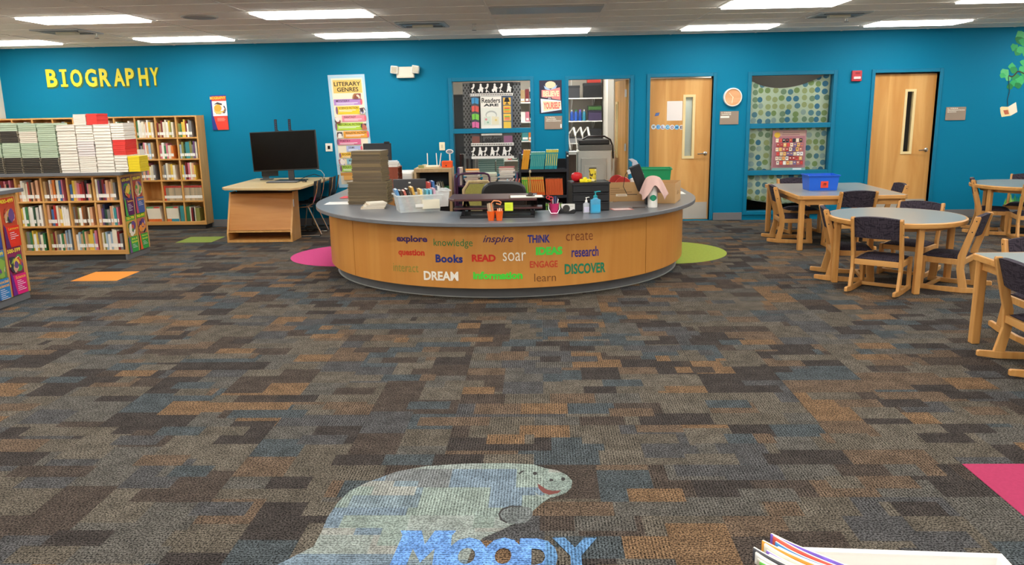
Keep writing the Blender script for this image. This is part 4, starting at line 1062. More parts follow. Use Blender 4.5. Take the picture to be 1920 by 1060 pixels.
for k, (x, hexc, cn, h, lean) in enumerate([(-.15, '#5a93c8', 'blue', .225, -.3), (-.115, '#4a3a34', 'black and white', .215, -.3), (-.08, '#c86a5a', 'red', .21, -.3), (-.045, '#2b2623', 'dark', .225, -.3), (-.005, '#d9a84a', 'yellow', .24, -.25), (.045, '#e8c870', 'pale yellow', .21, -.12), (.085, '#5fb2cc', 'pale blue', .2, .0), (.12, '#7ac4d8', 'turquoise', .2, .0), (.155, '#c8a0b4', 'pink', .21, .0)]):
    p = M_ @ Vector((x, .0, 0))
    t = T('paperback', '%s paperback slanted in the clear desk bin, %s from the left' % (cn, ORD[k]), 'book', (p.x, p.y, ZD + .008), .32, 'paperbacks in the clear desk bin')
    Ml = Matrix.Rotation(lean, 4, 'Y')
    B().box(-.011, -.085, 0, -.008, .085, h).box(.008, -.085, 0, .011, .085, h).box(-.008, -.085, 0, .008, -.082, h).xf(Ml).build('cover', plain(hexc, .4, 0, .25, 18), t)
    B().box(-.008, -.082, .003, .008, .082, h - .004).xf(Ml).build('pages', PAPER, t)
bt2 = bin_box('clear_bin', 'frosted white plastic bin behind the clear bin', -1.10, 8.25, ZD + .001, .27, .24, .17, .3, FROST)
for k, (hexc, cn, h, x) in enumerate([('#b8423a', 'red and blue', .24, -.06), ('#3f6fae', 'blue covered', .25, -.02), ('#dfe4e8', 'white', .2, .03)]):
    p = Matrix.Translation(bt2.location) @ Matrix.Rotation(.3, 4, 'Z') @ Vector((x, .02, 0))
    t = T('paperback', '%s book standing in the frosted desk bin' % cn, 'book', (p.x, p.y, ZD + .008), .3, 'books in the frosted desk bin')
    B().box(-.011, -.085, 0, -.008, .085, h).box(.008, -.085, 0, .011, .085, h).box(-.008, -.085, 0, .008, -.082, h).build('cover', plain(hexc, .4, 0, .35, 25), t)
    B().box(-.008, -.082, .003, .008, .082, h - .004).build('pages', PAPER, t)
t = T('laptop', 'dark grey closed laptop propped behind the clear bin', 'laptop', (-1.38, 8.42, ZD + .001), .1)
Ml = Matrix.Rotation(.25, 4, 'X')
B().box(-.17, -.008, .0, .17, .008, .28).xf(Ml).build('lid', plain('#4b4b4e', .45), t, bevel=.004)
B().box(-.012, -.0095, .235, .012, -.008, .25).xf(Ml).build('logo', WHITE, t)
# sit-stand converter
t = T('desk_converter', 'black sit-stand desk riser with a dark red top', 'desk riser', (-.40, 7.5, ZD + .001))
MAH = wood('#4a2c2c', '#5e3836', 'x', .35)
B().prism([(-.46, -.12), (-.40, -.2), (.36, -.2), (.36, .28), (-.46, .28)], .145, .165).build('top_board', MAH, t, bevel=.004)
B().box(-.41, -.16, .065, .41, .02, .08).build('keyboard_tray', MAH, t, bevel=.003)
fr = B()
for sx in (-.32, .32):
    fr.box(sx - .02, -.28, 0, sx + .02, .22, .018); fr.bar((sx, -.24, .018), (sx, .16, .145), .025, .018); fr.bar((sx + .03, .18, .018), (sx + .03, -.1, .145), .025, .018)
fr.build('lift_frame', BLACK, t)
B().box(-.34, -.29, .0, .34, -.26, .02).box(-.34, -.1, .02, .34, -.07, .04).box(-.32, -.02, .045, .32, .0, .062).build('cross_bar', BLACK, t)
B().box(-.4, .1, .04, .4, .14, .062).build('rear_bar', BLKMAT, t)
ctop = ZD + .001 + .165
O = Vector((-.02, 7.46, ctop + .001))
t = T('clipboard', 'brown clipboard with white paper on the desk riser', 'clipboard', (-.14, 7.44, ctop + .0005), .05)
B().box(-.16, -.11, 0, .16, .11, .004).build('board', plain('#5f4a38', .5), t); B().box(-.145, -.1, .0042, .15, .1, .0052).build('paper', PAPER, t)
t = T('desk_lamp', 'slim brass stem with weighted foot standing on the clipboard', 'stand', (-.1, 7.45, ctop + .0065))
B().lathe([(.042, 0), (.042, .006), (.024, .012), (.02, .028), (.008, .034)], 18).build('foot', plain('#3a332b', .35, .5), t, smooth=True)
B().tube([(0, 0, .03), (-.002, 0, .15), (-.004, 0, .22)], .005, 8).build('stem', plain('#a08a5a', .3, .7), t)
B().lathe([(.009, .215), (.012, .225), (.006, .24)], 10).build('finial', plain('#b8a890', .4, .4), t, smooth=True)
O, U, V = up_rect(946, 380, 962, 395.5, 7.297)
t = hang('sticky_note', 'yellow green sticky note hanging from the desk riser edge', 'note', O, U, V, [('r', .2, .25 + .16 * k, .75, .27 + .16 * k, '#a8b02a') for k in range(3)], '#dcef3c', .001)
# orange twin pot with scissors and sticks
t = T('pencil_pot', 'bright orange double cup holding scissors on the desk front', 'cup', (-.41, 7.06, ZD + .001))
OR = plain('#f0641c', .35, 0, .06)
for sx in (-.036, .036):
    B().lathe([(.026, 0), (.036, .085), (.033, .085), (.024, .006)], 18, (sx, 0, 0)).build('cup', OR, t, smooth=True)
B().tube([(-.02, 0, .08), (-.035, .0, .15), (-.01, 0, .175), (.035, 0, .172), (.055, 0, .16), (.05, 0, .14), (.01, 0, .15)], .006, 8).build('handle', plain('#e8905a', .5), t, smooth=True)
for k, (x, h, c) in enumerate([(-.052, .15, '#b8a58c'), (-.04, .155, '#d9c4a4'), (-.028, .145, '#c8a88a'), (-.016, .15, '#9a8a74'), (.02, .105, '#e8b08c'), (.034, .11, '#f0c8a8'), (.048, .105, '#e8a884')]):
    B().bar((x, .005, .02), (x * 1.25, .004, h), .012, .006).build('craft_stick', plain(c, .6), t)
# pink pail
t = T('pink_pail', 'small hot pink pail full of pens and scissors', 'pail', (.12, 7.46, ZD + .001))
B().lathe([(.032, 0), (.048, .095), (.051, .1), (.047, .1), (.03, .006)], 22).build('bucket', plain('#e03a7c', .3), t, smooth=True)
B().tube([(-.05, 0, .092), (-.052, -.02, .05), (-.03, -.05, .012), (.03, -.05, .012), (.052, -.02, .05), (.05, 0, .092)], .0025, 6).build('wire_handle', STEEL, t, smooth=True)
for k, (x, y, h, c) in enumerate([(-.02, .01, .15, '#2b2b34'), (0, .02, .16, '#3a4a7a'), (.012, -.01, .165, '#4a5a8a'), (.025, .01, .15, '#5a4a6a'), (.03, -.012, .14, '#e8e4e0'), (-.01, -.02, .14, '#c8b0b8'), (.005, .0, .13, '#1f1f26')]):
    B().tube([(x * .5, y * .5, .01), (x * 1.3, y * 1.3, h)], .005, 6).build('pen', plain(c, .4), t)
B().tube([(-.03 + .02 * math.cos(q), -.01, .145 + .016 * math.sin(q)) for q in [2 * PI * k / 10 for k in range(10)]], .005, 6, closed=True).tube([(-.055 + .017 * math.cos(q), -.01, .155 + .014 * math.sin(q)) for q in [2 * PI * k / 10 for k in range(10)]], .005, 6, closed=True).bar((-.03, -.01, .13), (-.01, 0, .03), .01, .004).build('scissors', plain('#c8323a', .4), t)
# tape dispenser
t = T('tape_dispenser', 'black tape dispenser beside the pink pail', 'tape dispenser', (.235, 7.5, ZD + .001), -.2)
B().prism([(-.07, 0), (.08, 0), (.085, .03), (.06, .035), (.03, .018), (-.02, .02), (-.06, .055), (-.075, .03)], -.03, .03, 'xz').build('body', BLACK, t, bevel=.003)
B().lathe([(.033, -.012), (.033, .012)], 18).xf(Matrix.Translation((.0, 0, .045)) @ RX).build('tape_roll', plain('#3a3836', .3), t)
hang('white_card', 'folded white card standing behind the tape dispenser', 'card', Vector((.19, 7.62, ZD + .075)), Vector((.13, 0, 0)), Vector((0, -.0, -.073)), [('r', .1, .3, .9, .36, '#d0ccc4')], '#f6f4ee', .001)
# black drawer tower
t = T('drawer_tower', 'black plastic three drawer organiser on the desk', 'drawer unit', (.46, 7.78, ZD + .001), .10)
w, d_, h_ = .36, .3, .27
B().box(-w / 2, d_ / 2 - .01, 0, w / 2, d_ / 2, h_).box(-w / 2, -d_ / 2 + .02, 0, -w / 2 + .008, d_ / 2 - .01, h_).box(w / 2 - .008, -d_ / 2 + .02, 0, w / 2, d_ / 2 - .01, h_).box(-w / 2 - .006, -d_ / 2, h_ - .012, w / 2 + .006, d_ / 2, h_).build('shell', BLACK, t)
for k in range(3):
    dr = B().box(-w / 2 + .01, -d_ / 2 + .005, .006 + k * .086, w / 2 - .01, d_ / 2 - .02, .08 + k * .086).build('drawer', BLKMAT, t, bevel=.003)
    B().box(-w / 2 + .004, -d_ / 2 - .004, .078 + k * .086, w / 2 - .004, -d_ / 2 + .006, .087 + k * .086).build('drawer_lip', plain('#2c2c30', .35), dr)
ot = ZD + .001 + h_ + .0005
t = T('toy_apple', 'shiny red round apple ornament on the black drawers', 'ornament', (.345, 7.77, ot))
B().lathe([(.02, 0), (.045, .015), (.056, .045), (.05, .075), (.025, .088), (.005, .08)], 20).build('fruit', plain('#c8202a', .2, 0, .2, 30), t, smooth=True)
B().tube([(0, 0, .078), (.004, 0, .1)], .003, 6).build('stem', plain('#5a3a22', .6), t)
t = T('star_ornament', 'flat bright yellow star ornament on the black drawers', 'ornament', (.42, 7.69, ot))
B().prism([((.065 if k % 2 == 0 else .034) * math.cos(k * PI / 5), (.055 if k % 2 == 0 else .03) * math.sin(k * PI / 5)) for k in range(10)], 0, .03).lathe([(.022, .03), (.018, .042), (.008, .048)], 12).build('star', plain('#f0dc1e', .35), t, bevel=.006)
t = T('patterned_cup', 'yellow patterned tumbler standing on the black drawers', 'cup', (.50, 7.80, ot))
def speckle():
    m, nt, b = newmat('yellow_speckled'); L = nt.links
    vo = N(nt, 'ShaderNodeTexVoronoi'); vo.inputs['Scale'].default_value = 45
    tc = N(nt, 'ShaderNodeTexCoord'); L.new(tc.outputs['Object'], vo.inputs['Vector'])
    rp = N(nt, 'ShaderNodeValToRGB'); rp.color_ramp.interpolation = 'CONSTANT'; sp = N(nt, 'ShaderNodeSeparateColor'); L.new(vo.outputs['Color'], sp.inputs[0])
    els = rp.color_ramp.elements
    for i, (p, c) in enumerate([(0, '#e0c83c'), (.35, '#efe2a0'), (.55, '#4a3e26'), (.7, '#d8b82c'), (.85, '#2a2622')]):
        e = els[i] if i < 2 else els.new(p); e.position = p; e.color = lin(c)
    L.new(sp.outputs[0], rp.inputs[0]); L.new(rp.outputs[0], b.inputs['Base Color']); b.inputs['Roughness'].default_value = .3
    return m
B().lathe([(.033, 0), (.036, .12)], 20).build('tumbler', speckle(), t, smooth=True)
B().lathe([(.038, .12), (.038, .128), (.03, .132)], 20).build('lid', plain('#4a4030', .4), t)
# sanitiser bottles
def pump_bottle(label, x, y, w, h, body, cap_, rz, band=None):
    t = T('pump_bottle', label, 'bottle', (x, y, ZD + .001), rz, 'pump bottles on the desk')
    B().prism([(w * .5 * c_, w * .3 * s_) for c_, s_ in [(math.copysign(abs(math.cos(q)) ** .6, math.cos(q)), math.copysign(abs(math.sin(q)) ** .6, math.sin(q))) for q in [2 * PI * k / 20 for k in range(20)]]], 0, h * .62).build('bottle', body, t, bevel=.008)
    B().lathe([(w * .34, h * .62), (w * .2, h * .68), (w * .18, h * .70)], 16).build('shoulder', body, t, smooth=True)
    B().lathe([(w * .2, h * .70), (w * .2, h * .78), (w * .08, h * .80), (w * .06, h * .92), (w * .14, h * .93), (w * .14, h * .96)], 14).tube([(0, 0, h * .945), (w * .4, 0, h * .965), (w * .5, 0, h * .95)], w * .06, 8).build('pump', cap_, t)
    if band: B().box(-w * .42, -w * .315, h * .08, w * .42, -w * .3, h * .4).build('label_sticker', band, t)
pump_bottle('small clear pump bottle with white pump before the black drawers', .42, 7.47, .058, .155, milky('#dfe2ea', .55), WHITE, .2, plain('#c9c4da', .4))
pump_bottle('larger blue hand sanitiser bottle with teal pump before the black drawers', .505, 7.47, .095, .21, milky('#5fb4dc', .75), plain('#1f9aa8', .35), .2, plain('#39a9d6', .4))
# cardboard boxes
CARD = plain('#c39a68', .8, 0, .05, 20); CARDIN = plain('#a8824f', .85)
def carton(label, x, y, w, d, h, rz, marks):
    t = T('cardboard_box', label, 'box', (x, y, ZD + .001), rz, 'open cardboard boxes on the desk')
    th = .006
    for nm, bx in (('wall', (-w / 2, -d / 2, 0, w / 2, -d / 2 + th, h)), ('wall', (-w / 2, d / 2 - th, 0, w / 2, d / 2, h)), ('wall', (-w / 2, -d / 2 + th, 0, -w / 2 + th, d / 2 - th, h)), ('wall', (w / 2 - th, -d / 2 + th, 0, w / 2, d / 2 - th, h)), ('bottom', (-w / 2 + th, -d / 2 + th, 0, w / 2 - th, d / 2 - th, th))):
        B().box(*bx).build(nm, CARD, t)
    if marks == 'lines':
        printed('print', (-w / 2 + .02, -d / 2, h * .7), (w * .8, 0, 0), (0, 0, -h * .5), [('r', 0, .0 + .2 * k, .3 + .2 * (k % 3), .05 + .2 * k, '#7a5a38') for k in range(4)] + [('r', .18, .62, .55, .86, '#f4ead6'), ('r', .24, .71, .5, .77, '#d8a88a')], t, '#c39a68', .0006, sheet='print_area')
    else:
        printed('print', (w / 2, -d * .2, h * .6), (0, d * .4, 0), (0, 0, -h * .25), [('c', .5, .3, .3, .2, '#b08a58'), ('r', .15, .55, .85, .75, '#a58050')], t, '#c39a68', .0006, sheet='print_area')
    return t
carton('closed-sided cardboard box with a white label behind the black drawers', .90, 8.55, .40, .3, .2, .02, 'lines')
carton('open cardboard box at the right end of the desk', 1.29, 8.38, .26, .42, .2, -.30, 'x')
# things in the first carton
for k, (x, y, c, cn) in enumerate([(.80, 8.52, '#a82a26', 'left'), (.86, 8.50, '#b8322c', 'right')]):
    t = T('red_disc_toy', 'round dark red disc sticking out of the labelled cardboard box, %s one' % cn, 'toy', (x, y, ZD + .02), .2, 'red discs in the box')
    B().lathe([(.085, -.01), (.09, 0), (.085, .01)], 24).xf(Matrix.Translation((0, 0, .16 - .02 * k)) @ RX).build('disc', plain(c, .4), t, smooth=True)
    B().box(-.01, -.006, 0, .01, .006, .1).build('handle', plain(c, .5), t)
t = T('white_tub', 'white crumpled tissue and tub in the labelled cardboard box', 'tub', (.99, 8.55, ZD + .008))
B().lathe([(.04, 0), (.045, .2), (.045, .215), (.02, .225), (.03, .25), (.01, .275)], 16).build('tub', WHITE, t, smooth=True); B().box(.046, -.03, 0, .075, .03, .225).build('carton_end', plain('#d6d0d8', .5), t)
# green bin
gt_ = bin_box('green_bin', 'bright green plastic bin behind the open cardboard box', 1.25, 8.86, ZD + .001, .33, .26, .31, -.1, plain('#149a63', .35), .85)
# black case with cord and gloves, cloth, wipes
t = T('tall_black_holder', 'tall black leaning holder with grey tips beside the boxes', 'holder', (1.09, 8.13, ZD + .001), 0)
Mh = Matrix.Rotation(-.38, 4, 'Y')
B().box(-.055, -.04, .16, .055, .04, .42).xf(Mh @ Matrix.Translation((-.0, 0, 0))).build('sleeve', BLACK, t, bevel=.008)
B().box(-.04, -.05, 0, .03, .05, .2).build('foot', BLKMAT, t, bevel=.008)
B().prism([(-.02, .42), (.045, .42), (.04, .455), (.01, .49), (-.03, .5), (-.005, .455)], -.02, .02, 'xz').xf(Mh).build('grey_tip', plain('#b8bcc8', .4), t, bevel=.006)
B().box(-.085, -.02, .36, -.055, .02, .4).xf(Mh).box(-.085, -.02, .28, -.06, .02, .31).xf(Matrix.Identity(4)).build('clip', plain('#e8e6e6', .4), t)
B().tube([(-.19, 0, .36), (-.24, .01, .3), (-.26, .01, .18), (-.22, .0, .1), (-.12, 0, .1)], .0035, 6).build('cord', BLKMAT, t)
t = T('wipes_tub', 'white disinfecting wipes tub with a green label under the pink cloth', 'tub', (1.09, 7.87, ZD + .001))
B().lathe([(.046, 0), (.048, .004), (.048, .15), (.044, .155), (.044, .2), (.028, .215), (.02, .28)], 24).build('tub', WHITE, t, smooth=True)
lb = B()
for k in range(10):
    a0, a1 = -PI / 2 - .7 + 1.4 * k / 10, -PI / 2 - .7 + 1.4 * (k + 1) / 10
    zt = lambda q: .105 + .02 * math.sin((q + PI / 2 + .7) / 1.4 * PI); zb_ = lambda q: .085 - .02 * math.sin((q + PI / 2 + .7) / 1.4 * PI)
    lb.add([(.0487 * math.cos(a0), .0487 * math.sin(a0), zb_(a0)), (.0487 * math.cos(a1), .0487 * math.sin(a1), zb_(a1)), (.0487 * math.cos(a1), .0487 * math.sin(a1), zt(a1)), (.0487 * math.cos(a0), .0487 * math.sin(a0), zt(a0))], [(0, 1, 2, 3)])
lb.build('label_sticker', plain('#1f8f6a', .4), t)
def cloth(u, v):
    q = u * 2 * PI; f = q - 1.5 * PI                      # f = 0 towards the reader
    f = (f + PI) % (2 * PI) - PI
    hem = .13 + .09 * math.exp(-(f / .38) ** 2) - .055 * math.exp(-((abs(f) - .95) / .4) ** 2)
    if v < .3: r_ = .055 * v / .3; z = .305 - .018 * (v / .3) ** 2
    else:
        k = (v - .3) / .7; r_ = .055 + .06 * k ** .8 * (1 + .22 * math.sin(5 * q + .8)); z = .287 - k * (.287 - hem)
    return (r_ * math.cos(q) * 1.15 + .012 * v, r_ * math.sin(q), z)
t = T('pink_cloth', 'pale pink cloth draped over the wipes tub', 'cloth', (1.09, 7.89, ZD + .001))
B().grid(cloth, 60, 22).build('cloth', plain('#d9b4ac', .9, 0, .05, 20), t, smooth=True, solid=.003)
hang('pink_card', 'flat pale card with a red border lying on the counter', 'card', Vector((.66, 7.80, ZD + .002)), Vector((.20, .03, 0)), Vector((.03, -.15, 0)), [('r', .08, .08, .92, .92, '#f2dcd6'), ('r', .2, .3, .8, .36, '#d88a84')], '#d8766e', .0008)
t = T('pen', 'slim dark pen lying on the counter left of the wipes tub', 'pen', (.96, 7.84, ZD + .001)); B().tube([(-.07, 0, .004), (.06, .01, .004)], .004, 8).build('barrel', plain('#5a4a42', .4), t); B().tube([(.06, .01, .004), (.075, .012, .004)], [.004, .001], 8).build('tip', STEEL, t)
hang('paper_sheet', 'white sheets lying on the right arm of the counter', 'paper', Vector((1.40, 9.3, ZD + .002)), Vector((.22, 0, 0)), Vector((0, -.28, 0)), [('r', .1, .2, .9, .23, '#d6d2ca')], '#f6f3ec', .002)
# organiser, monitor on the left arm
t = T('paper_organiser', 'mahogany paper organiser with open slots on the counter arm', 'organiser', (-2.0, 10.3, ZD + .001))
MA2 = wood('#7a3522', '#8f4228', 'z', .4)
B().box(-.2, -.16, 0, .19, -.145, .26).box(-.2, .145, 0, .19, .16, .26).box(-.2, -.145, 0, -.19, .145, .26).box(-.2, -.16, .26, .19, .16, .275).box(-.19, -.145, 0, .19, .145, .012).build('case', MA2, t)
for k in range(1, 4): B().box(-.19, -.145, k * .06, .185, .145, k * .06 + .006).build('slot_shelf', plain('#5a2a1e', .5), t)
B().box(-.19, -.004, .012, .186, .004, .26).build('divider', MA2, t)
for k in range(4): B().box(-.1, -.13, k * .06 + .013, .17, -.02, k * .06 + .026 + .005 * (k % 3)).build('paper_bundle', PAPER, t)
z = ZD + .001 + .2755
for k, (w, c) in enumerate([(.36, '#f0ece4'), (.34, '#dcd8d0'), (.32, '#8f9298'), (.3, '#e8e4dc'), (.26, '#cfd2d6')]):
    flat('magazine', '%s of the papers piled on the mahogany organiser' % ['lowest', 'second', 'third', 'fourth', 'top'][k], 'papers on the organiser', -2.0 + .008 * k, 10.3, z, w, .26, .013, c, '#f4f0e8', .04 * k); z += .0135
t = T('desktop_monitor', 'black flat monitor seen from behind the brown stacks', 'monitor', (-2.22, 10.95, ZD + .001))
B().box(-.19, -.02, .22, .19, .02, .545).build('screen_housing', plain('#26262a', .5), t, bevel=.006); B().box(-.175, -.0215, .235, .175, -.0195, .53).build('back_cover', plain('#33343a', .55), t)
B().box(-.03, -.01, .02, .03, .03, .25).box(-.12, -.08, 0, .12, .1, .02).build('stand', BLACK, t); B().box(.10, -.03, .546, .17, .02, .566).build('webcam', BLACK, t, bevel=.004)
# ------------------------------------------------------------------ behind the desk
t = T('white_tower', 'white upright appliance between the organiser and the tan shelf', 'appliance', (-1.95, 11.55, 0))
B().box(-.13, -.2, .02, .13, .2, .86).build('body', WHITE, t, bevel=.03); B().box(-.11, -.202, .6, .11, -.199, .8).build('panel', plain('#e2e0dc', .4), t); B().box(-.1, -.17, 0, .1, .17, .02).build('base', plain('#8a8a8a', .5), t)
t = T('tan_shelf', 'small tan shelf unit holding a green bin by the window', 'shelf unit', (-1.50, 11.5, 0))
TAN = wood('#c9a878', '#d9bd92', 'z', .5)
for bx in ((-.29, -.18, 0, -.26, .18, .88), (.2, -.18, 0, .24, .18, .88)): B().box(*bx).build('side_panel', TAN, t)
for zz_ in (.08, .47, .85): B().box(-.26, -.18, zz_, .2, .18, zz_ + .03).build('shelf', TAN, t)
B().box(-.29, -.19, .88, .24, .19, .905).build('top_board', TAN, t); B().box(-.26, .165, .11, .2, .18, .85).build('back_panel', plain('#1a2634', .6), t)
gb = bin_box('green_tray', 'dark green tray of folders on the tan shelf', -1.41, 11.45, .5008, .2, .26, .13, 0, plain('#0f7a3a', .4), .85)
for k in range(3):
    x = -1.44 + .03 * k
    t = T('folder', 'thin grey folder leaning in the dark green tray, %s' % ORD[k], 'folder', (x, 11.45, .51), 0, 'folders in the green tray')
    B().box(-.004, -.1, 0, .004, .1, .2).xf(Matrix.Rotation(-.2, 4, 'Y')).build('cover', plain(['#a9a4a0', '#d8d4cc', '#8a8680'][k], .6), t); B().box(.004, -.098, .002, .007, .098, .195).xf(Matrix.Rotation(-.2, 4, 'Y')).build('sheets', PAPER, t)
for k in range(6):
    upright('binder', '%s binder from the left on the middle of the tan shelf' % ORD[k], 'book', 'binders on the tan shelf', -1.75 + k * .026, 11.36, .5008, .025, .2, .19 + .012 * (k % 3), ['#8a7a6a', '#5a5a5e', '#b8a88c', '#6a5a4a', '#9a948a', '#4a4a4a'][k], 0, False)
t = T('wifi_router', 'white router with three upright antennas on the tan shelf', 'router', (-1.54, 11.5, .9055))
B().box(-.1, -.07, 0, .1, .07, .03).build('body', plain('#eee6d0', .4), t, bevel=.012)
for x, a in ((-.085, 0), (.05, -.02), (.085, .1)): B().bar((x, .05, .02), (x + a * .3, .05, .2), .012, .008).build('antenna', WHITE, t)
t = T('pencil_sharpener', 'orange electric pencil sharpener on the tan shelf', 'sharpener', (-1.33, 11.45, .9055))
B().box(-.075, -.06, 0, .075, .06, .095).build('housing', plain('#f0591c', .35), t, bevel=.012); B().lathe([(.01, 0), (.01, .008)], 12).xf(Matrix.Translation((-.01, -.06, .03)) @ RX).build('pencil_hole', BLACK, t)
t = T('small_fan', 'small white oval topped gadget standing behind the orange sharpener', 'gadget', (-1.31, 11.62, .9055))
B().box(-.04, -.03, 0, .04, .03, .02).bar((0, 0, .02), (0, 0, .18), .02, .015).build('stand', WHITE, t)
B().lathe([(.05, -.01), (.056, 0), (.05, .012)], 20).xf(Matrix.Translation((0, 0, .215)) @ Matrix.Scale(.6, 4, (0, 0, 1)) @ RX).build('head', WHITE, t, smooth=True); B().lathe([(.04, -.001), (.04, .0145)], 20).xf(Matrix.Translation((0, 0, .215)) @ Matrix.Scale(.55, 4, (0, 0, 1)) @ RX).build('face', plain('#7d8594', .4), t)
for k, (x, c) in enumerate([(-1.70, '#9aa06a'), (-1.66, '#e8dcc0')]):
    flat('note_block', '%s note block on the left of the tan shelf top' % ['olive', 'cream'][k], 'note blocks on the tan shelf', x, 11.42 + .12 * k, .9055, .08, .08, .04, c, c, .1)
# office chair
t = T('office_chair', 'black office chair with rounded back behind the desk riser', 'chair', (-.4, 8.85, 0))
CH = plain('#131316', .35, 0, .1)
b = B().prism([(.245 * math.copysign(abs(math.cos(q)) ** .5, math.cos(q)), .745 + .2 * math.copysign(abs(math.sin(q)) ** .6, math.sin(q))) for q in [2 * PI * k / 36 for k in range(36)]], -.28, -.2, 'xz')
b.build('backrest', CH, t, bevel=.025)
B().prism([(.25 * math.copysign(abs(math.cos(q)) ** .5, math.cos(q)), .22 * math.copysign(abs(math.sin(q)) ** .5, math.sin(q))) for q in [2 * PI * k / 32 for k in range(32)]], .44, .52).build('seat', CH, t, bevel=.02)
B().bar((0, -.18, .46), (0, -.27, .66), .06, .012).build('back_support', BLACK, t); B().lathe([(.03, .1), (.03, .3), (.045, .3), (.045, .44)], 14).build('gas_lift', BLACK, t)
for k in range(5):
    q = 2 * PI * k / 5 + .3
    lg = B().bar((0, 0, .11), (.3 * math.cos(q), .3 * math.sin(q), .075), .05, .03).build('leg', BLACK, t)
    B().lathe([(.028, -.02), (.028, .02)], 12).xf(Matrix.Translation((.3 * math.cos(q), .3 * math.sin(q), .0285)) @ RX).build('caster', BLKMAT, lg)
# dark book cart with coloured readers
t = T('book_cart', 'dark metal book cart of teal and orange readers', 'book cart', (.04, 11.35, 0))
CART = plain('#20222c', .45)
for sx in (-.33, .33): B().box(sx - .015, -.2, .08, sx + .015, .2, 1.1).build('end_frame', CART, t, bevel=.005)
SH = []
for zz_ in (.87, .51, .16):
    B().box(-.315, -.19, zz_ - .03, .315, .19, zz_).box(-.315, -.195, zz_ - .03, .315, -.19, zz_ + .012).build('cart_shelf', CART, t)
B().box(-.315, .185, .15, .315, .195, 1.0).build('back_sheet', plain('#14161e', .5), t)
for sx in (-.3, .3):
    for sy in (-.16, .16): B().lathe([(.04, -.012), (.04, .012)], 14).xf(Matrix.Translation((sx, sy, .042)) @ Matrix.Rotation(PI / 2, 4, 'Y')).build('caster', BLKMAT, t)
B().lathe([(.012, 0), (.012, .02)], 10).xf(Matrix.Translation((.33, -.2, 1.06)) @ RX).build('knob', WHITE, t)
def reader(nm, label, group, x, z, w, h, hexc, lean, tabc=None):
    o = upright(nm, label, 'book', group, x, 11.17, z, w, .2, h, hexc, lean, False)
    if tabc: B().box(.02, -.006, .86, .98, -.001, 1.0).box(.3, -.006, .2, .7, -.001, .8).build('spine_band', plain(tabc, .5), o)
cz = .8705
for k in range(3): reader('reader_book', 'yellow orange reader, %s from left on the top of the dark cart' % ORD[k], 'readers on the dark cart', -.275 + k * .032, cz, .030, .275, '#efa51e', .14, None)
for k in range(8): reader('reader_book', 'teal reader without tab, %s from left on the dark cart' % ORD[k], 'readers on the dark cart', -.155 + k * .0245, cz, .0235, .245, '#16a3ac', .10, '#67bcae')
for k in range(6): reader('reader_book', 'teal reader with yellow tab, %s from left on the dark cart' % ORD[k], 'readers on the dark cart', .05 + k * .0285, cz, .027, .275, '#12a0b0', .10, '#e6dc5a')
cz = .5105
for k in range(3): reader('reader_book', 'green reader, %s from left on the middle shelf of the dark cart' % ORD[k], 'readers on the dark cart', -.25 + k * .028, cz, .0265, .26, '#4fc83a', -.09, '#d8c65a')
for k in range(8): reader('reader_book', 'orange reader with yellow tab, %s from left on the dark cart' % ORD[k], 'readers on the dark cart', -.165 + k * .028, cz, .0265, .262, '#f0681f', -.09, '#e0b84a')
for k in range(9): reader('reader_book', 'plain dark orange reader, %s from left on the dark cart' % ORD[k], 'readers on the dark cart', .07 + k * .0265, cz, .025, .235, '#e2612a', -.04, None)
for k in range(8): reader('reader_book', 'dark green reader, %s from left on the lowest shelf of the dark cart' % ORD[k], 'readers on the dark cart', .06 + k * .03, .1605, .028, .24, '#2f6a3a', 0, '#8ac04a')
# purple cart heaped with books
t = T('book_cart', 'purple metal book cart heaped with loose books before the window', 'book cart', (-.76, 11.3, 0))
PUR = plain('#43183f', .4)
for sx in (-.43, .43):
    B().tube([(sx, -.24, .08), (sx, -.24, .74), (sx, -.2, .805), (sx, -.12, .82), (sx, .12, .82), (sx, .2, .805), (sx, .24, .74), (sx, .24, .08)], .014, 8).build('side_hoop', PUR, t, smooth=True)
for sy in (-.24,):
    B().tube([(-.40, sy, .4), (-.40, sy, .78), (-.37, sy, .83), (-.31, sy, .845), (-.02, sy, .845), (.03, sy, .83), (.05, sy, .79), (.05, sy, .70)], .014, 8).build('front_hoop', PUR, t, smooth=True)
B().box(-.42, -.2, .18, -.41, .2, .68).box(.41, -.2, .18, .42, .2, .68).build('side_sheet', PUR, t)
for zz_ in (.66, .4, .14): B().box(-.41, -.23, zz_, .43, .23, zz_ + .02).build('cart_shelf', PUR, t)
for sx in (-.38, .38):
    for sy in (-.18, .18): B().lathe([(.04, -.012), (.04, .012)], 14).xf(Matrix.Translation((sx, sy, .042)) @ Matrix.Rotation(PI / 2, 4, 'Y')).build('caster', BLKMAT, t)
rp_ = random.Random(12)
heap = [(-.96, ['#6a4a8a', '#c8a090', '#e8d8cc', '#d89a84', '#b5b0a8', '#efe6da', '#2a2a30', '#e89a34'], ['purple', 'rose', 'cream', 'salmon', 'grey', 'white', 'black', 'orange']),
        (-.72, ['#d8c4b0', '#b8a46a', '#e4dccd', '#9a8a80', '#8fb48a', '#cfd8c0'], ['beige', 'mustard', 'ivory', 'taupe', 'sage green', 'pale green']),
        (-.48, ['#a9c0cc', '#7f98b0', '#d8d0cc', '#b08a90', '#54607a', '#e6e0d8', '#cfc8c4', '#efeae2', '#9a4a44'], ['pale blue', 'slate blue', 'light grey', 'mauve', 'dark slate', 'off white', 'silver grey', 'bright white', 'brick red'])]
